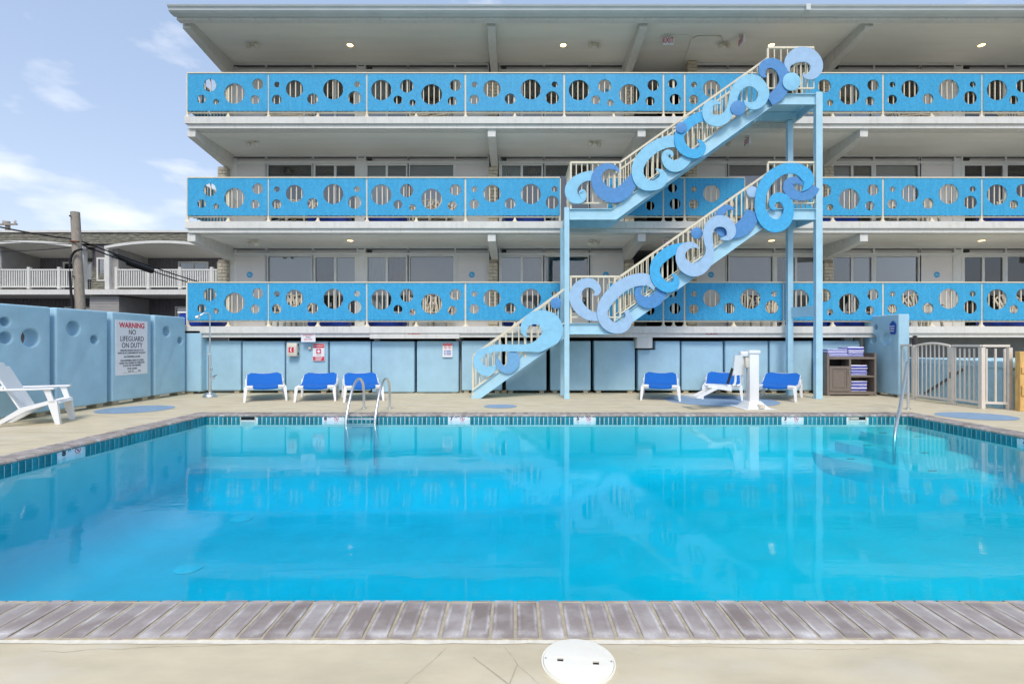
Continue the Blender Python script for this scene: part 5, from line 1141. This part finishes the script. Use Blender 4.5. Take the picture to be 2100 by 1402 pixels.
def archpts(x0, x1, ym, ye, n=16): return [(x0+(x1-x0)*i/n, NZ(ye)+(NZ(ym)-NZ(ye))*(1-(2*i/n-1)**2)) for i in range(n+1)]
for (x0, x1) in ((-42,195),(238,462),(-290,-60)):
    a_ = archpts(NX(x0), NX(x1), 497, 508); th = .13
    pl = a_ + [(x, z-th) for x, z in reversed(a_)]
    for yy, y2 in ((ND-.75, ND-.55),): 
        vs = [(x, yy, z) for x, z in pl] + [(x, y2, z) for x, z in pl]; nn = len(pl)
        fs = [(i, i+1, nn-2-i, nn-1-i) for i in range(len(a_)-1)] + [(nn+i, nn+nn-1-i, nn+nn-2-i, nn+i+1) for i in range(len(a_)-1)] + [(i, (i+1)%nn, nn+(i+1)%nn, nn+i) for i in range(nn)]
        MB().add(vs, fs).build('arched_fascia', WHITE, nb_)
    MB().add([(x, ND-.55, z-.10) for x, z in a_]+[(x, ND+1.8, NZ(515)) for x, z in a_], [(i,i+1,len(a_)+i+1,len(a_)+i) for i in range(len(a_)-1)]).build('balcony_ceiling', SOFF, nb_)
    MB().add([(x, ND-.6, z) for x, z in a_]+[(x, ND+.2, z+.12) for x, z in a_], [(i,i+1,len(a_)+i+1,len(a_)+i) for i in range(len(a_)-1)]).build('arched_roof', SHING, nb_)
MB().box(nl, nr_, ND-.62, ND+1.8, NZ(604), NZ(594)).build('balcony_floor', WHITE, nb_)
for x0, x1 in ((178,188),(231,240)): MB().box(NX(x0), NX(x1), ND-.5, ND-.25, NZ(593), NZ(506)).build('column', WHITE, nb_)
MB().box(NX(189), NX(231), ND+.02, ND+1.8, NZ(594), NZ(500)).build('bay_wall', SIDING, nb_)
for x0, x1 in ((2,15),(240,252)): MB().box(NX(x0), NX(x1), ND-.3, ND+1.8, NZ(594), NZ(508)).build('side_wall', SIDINGL, nb_)
wv_ = MB()
for i in range(120):
    x = nl+i*(nr_-nl)/120
    if i % 1 == 0: wv_.box(x, x+.025, ND+1.78, ND+1.799, NZ(690), NZ(505))
o = wv_.build('battens', SIDING, nb_); o['kind'] = 'stuff'
def nwin(x0, x1, y0, y1, split, d):
    t_ = .09; f_ = frame(NX(x0), NX(x1), NZ(y1), NZ(y0), t_, ND+d-.06, ND+d+.02).build('window', WHITE, nb_)
    MB().box(NX(x0)+t_, NX(x1)-t_, ND+d-.02, ND+d-.015, NZ(y1)+t_, NZ(y0)-t_).build('pane', GLASS, f_)
    MB().box(NX(x0)+t_, NX(x1)-t_, ND+d-.004, ND+d-.001, NZ(y1)+t_, NZ(y0)-t_).build('curtain', CUR_G if split < 2 else CUR_L, f_)
    if split: MB().box((NX(x0)+NX(x1))/2-.03, (NX(x0)+NX(x1))/2+.03, ND+d-.05, ND+d+.0, NZ(y1)+t_, NZ(y0)-t_).build('meeting_stile', WHITE, f_)
nwin(67,133,524,590,1,1.78); nwin(134,152,524,590,0,1.78); nwin(319,385,523,590,1,1.78); nwin(404,442,523,590,2,1.78); nwin(199,218,526,575,0,.02)
nwin(312,377,621,680,2,1.78); nwin(70,134,622,680,1,1.78)
MB().box(nl, nr_, ND+1.2, ND+1.79, NZ(700), NZ(604)).build('lower_wall', SIDING, nb_) if False else None
lwb = MB().box(NX(195), NX(254), ND-.3, ND+1.79, 0, NZ(606)).build('storage_bay', SIDINGL, nb_)
for i in range(14): MB().box(NX(195)-.004, NX(254)+.004, ND-.325, ND-.30, NZ(606)-.14*(i+1)+.015, NZ(606)-.14*i).build('siding_board', SIDINGL, lwb)
for (x0, x1, posts) in ((15,178,(15,75,136,177)),(252,455,(252,316,380,444))):
    r_ = MB().box(NX(x0), NX(x1), ND-.42, ND-.34, NZ(555), NZ(552)).build('balcony_rail', WHITE, nb_)
    MB().box(NX(x0), NX(x1), ND-.42, ND-.34, NZ(589), NZ(586.5)).build('lower_rail', WHITE, r_)
    n = int((x1-x0)/4.6)
    for i in range(n): x = NX(x0+(i+.5)*4.6); MB().box(x-.03, x+.03, ND-.40, ND-.36, NZ(587), NZ(555)).build('baluster', WHITE, r_)
    for q in posts: MB().box(NX(q)-.07, NX(q)+.07, ND-.45, ND-.31, NZ(592), NZ(548)).build('rail_post', WHITE, r_)
MB().lathe([(.06,0),(.06,.12),(.20,.12),(.20,.17),(.08,.22)], (NX(320),ND+2,NZ(471)), 12).build('roof_vent', GUTTER, nb_)
MB().lathe([(.04,0),(.04,.10)], (NX(280),ND+2,NZ(471)), 8).build('roof_vent', GUTTER, nb_)
def utility(x, yt, d, r0, r1, lean, name, label):
    e = empty(name, (PX(x,d), d, 0)); tag(e, label, 'utility pole')
    return e
up = utility(172, 433, 16.0, .16, .14, 0, 'utility_pole', 'weathered wooden utility pole leaning behind the left wall')
pb, pt = Vector((PX(173,16), 16, 0)), Vector((PX(154,16), 16, PZ(433,16)))
MB().tube([pb+(pt-pb)*u/6 for u in range(7)], [.142-.003*u for u in range(7)], 14).build('shaft', POLEW, up, sm=50)
for q in (.62, .97, .82): c = pb+(pt-pb)*q; MB().tube([c+Vector((-.02,-.15,0)), c+Vector((-.02,-.19,0))], .025, 6).build('bolt', CUR_D, up)
MB().tube([c+Vector((-.05,-.17,.02)), c+Vector((.22,-.17,0))], .03, 6).build('bracket', mat('rust', (110,70,52), .9, .1), up)
attach = pb+(pt-pb)*.84
cable = mat('black_cable', (26,26,28), .6, .05)
lp = [attach+Vector((.35,-.2,-.35)), attach+Vector((.10,-.2,-.45)), attach+Vector((-.02,-.21,-.8)), attach+Vector((.0,-.21,-1.6)), attach+Vector((.1,-.2,-2.6)), attach+Vector((.22,-.2,-3.4)), attach+Vector((.25,-.2,-4.2))]
o = MB().tube(catmull(lp, 5), .035, 8).build('riser_cable', cable, up, sm=50)
def wire(name, label, pts, r, m_=None):
    o = MB().tube(catmull([Vector(p) for p in pts], 8), r, 6).build(name, m_ or cable, sm=50); tag(o, label, 'cable', 'overhead cables'); return o
def sag(a, b, s, n=6):
    a, b = Vector(a), Vector(b); return [a+(b-a)*i/n-Vector((0,0,s*4*(i/n)*(1-i/n))) for i in range(n+1)]
aL = (PX(-160,15.5), 15.5, PZ(422,15.5)); aR = (PX(430,22), 22, PZ(583,22))
wire('overhead_cable', 'thick black cable running from the pole out of the left edge', sag(aL, attach, .12), .028)
wire('overhead_cable', 'upper black cable sloping from the pole down to the right', sag(attach, aR, .05), .024)
wire('overhead_cable', 'lower black cable sloping from the pole down to the right', sag(attach+Vector((0,0,-.1)), Vector(aR)+Vector((.0,0,-.12)), .10), .022)
wire('overhead_cable', 'thin wire from the pole to the left, low', sag((PX(-120,17),17,PZ(512,17)), attach+Vector((-.1,0,-.25)), .08), .012)
wire('overhead_cable', 'thin wire from the pole to the left, nearly level', sag((PX(-120,17),17,PZ(486,17)), attach+Vector((-.1,0,-.15)), .03), .010)
a2_, b2_ = attach+(Vector(aR)-attach)*.22, attach+(Vector(aR)-attach)*.50
o = MB().tube([a2_+Vector((0,0,-.08)), a2_+(b2_-a2_)*.3+Vector((0,0,-.14)), a2_+(b2_-a2_)*.35+Vector((0,0,-.19)), a2_+(b2_-a2_)*.95+Vector((0,0,-.20)), b2_+Vector((0,0,-.16))], [.04,.06,.11,.11,.04], 10).build('splice_case', cable, sm=50); tag(o, 'long black splice case hanging on the sloping cables', 'splice case')
fp = utility(15, 450, 40, .15, .12, 0, 'utility_pole', 'distant utility pole with crossarm above the house roof at far left')
MB().tube([(PX(16,40),40,0),(PX(16,40),40,PZ(452,40))], .16, 10).build('shaft', POLEW, fp, sm=50)
MB().bar((PX(-22,40),39.8,PZ(460,40)), (PX(40,40),39.8,PZ(459,40)), .12, .12).build('crossarm', POLEW, fp)
for x in (-12, 12, 36): MB().lathe([(.05,0),(.09,.05),(.07,.12),(.09,.18),(.05,.28)], (PX(x,40),39.8,PZ(459,40)+.06), 8).build('insulator', CUR_G, fp)
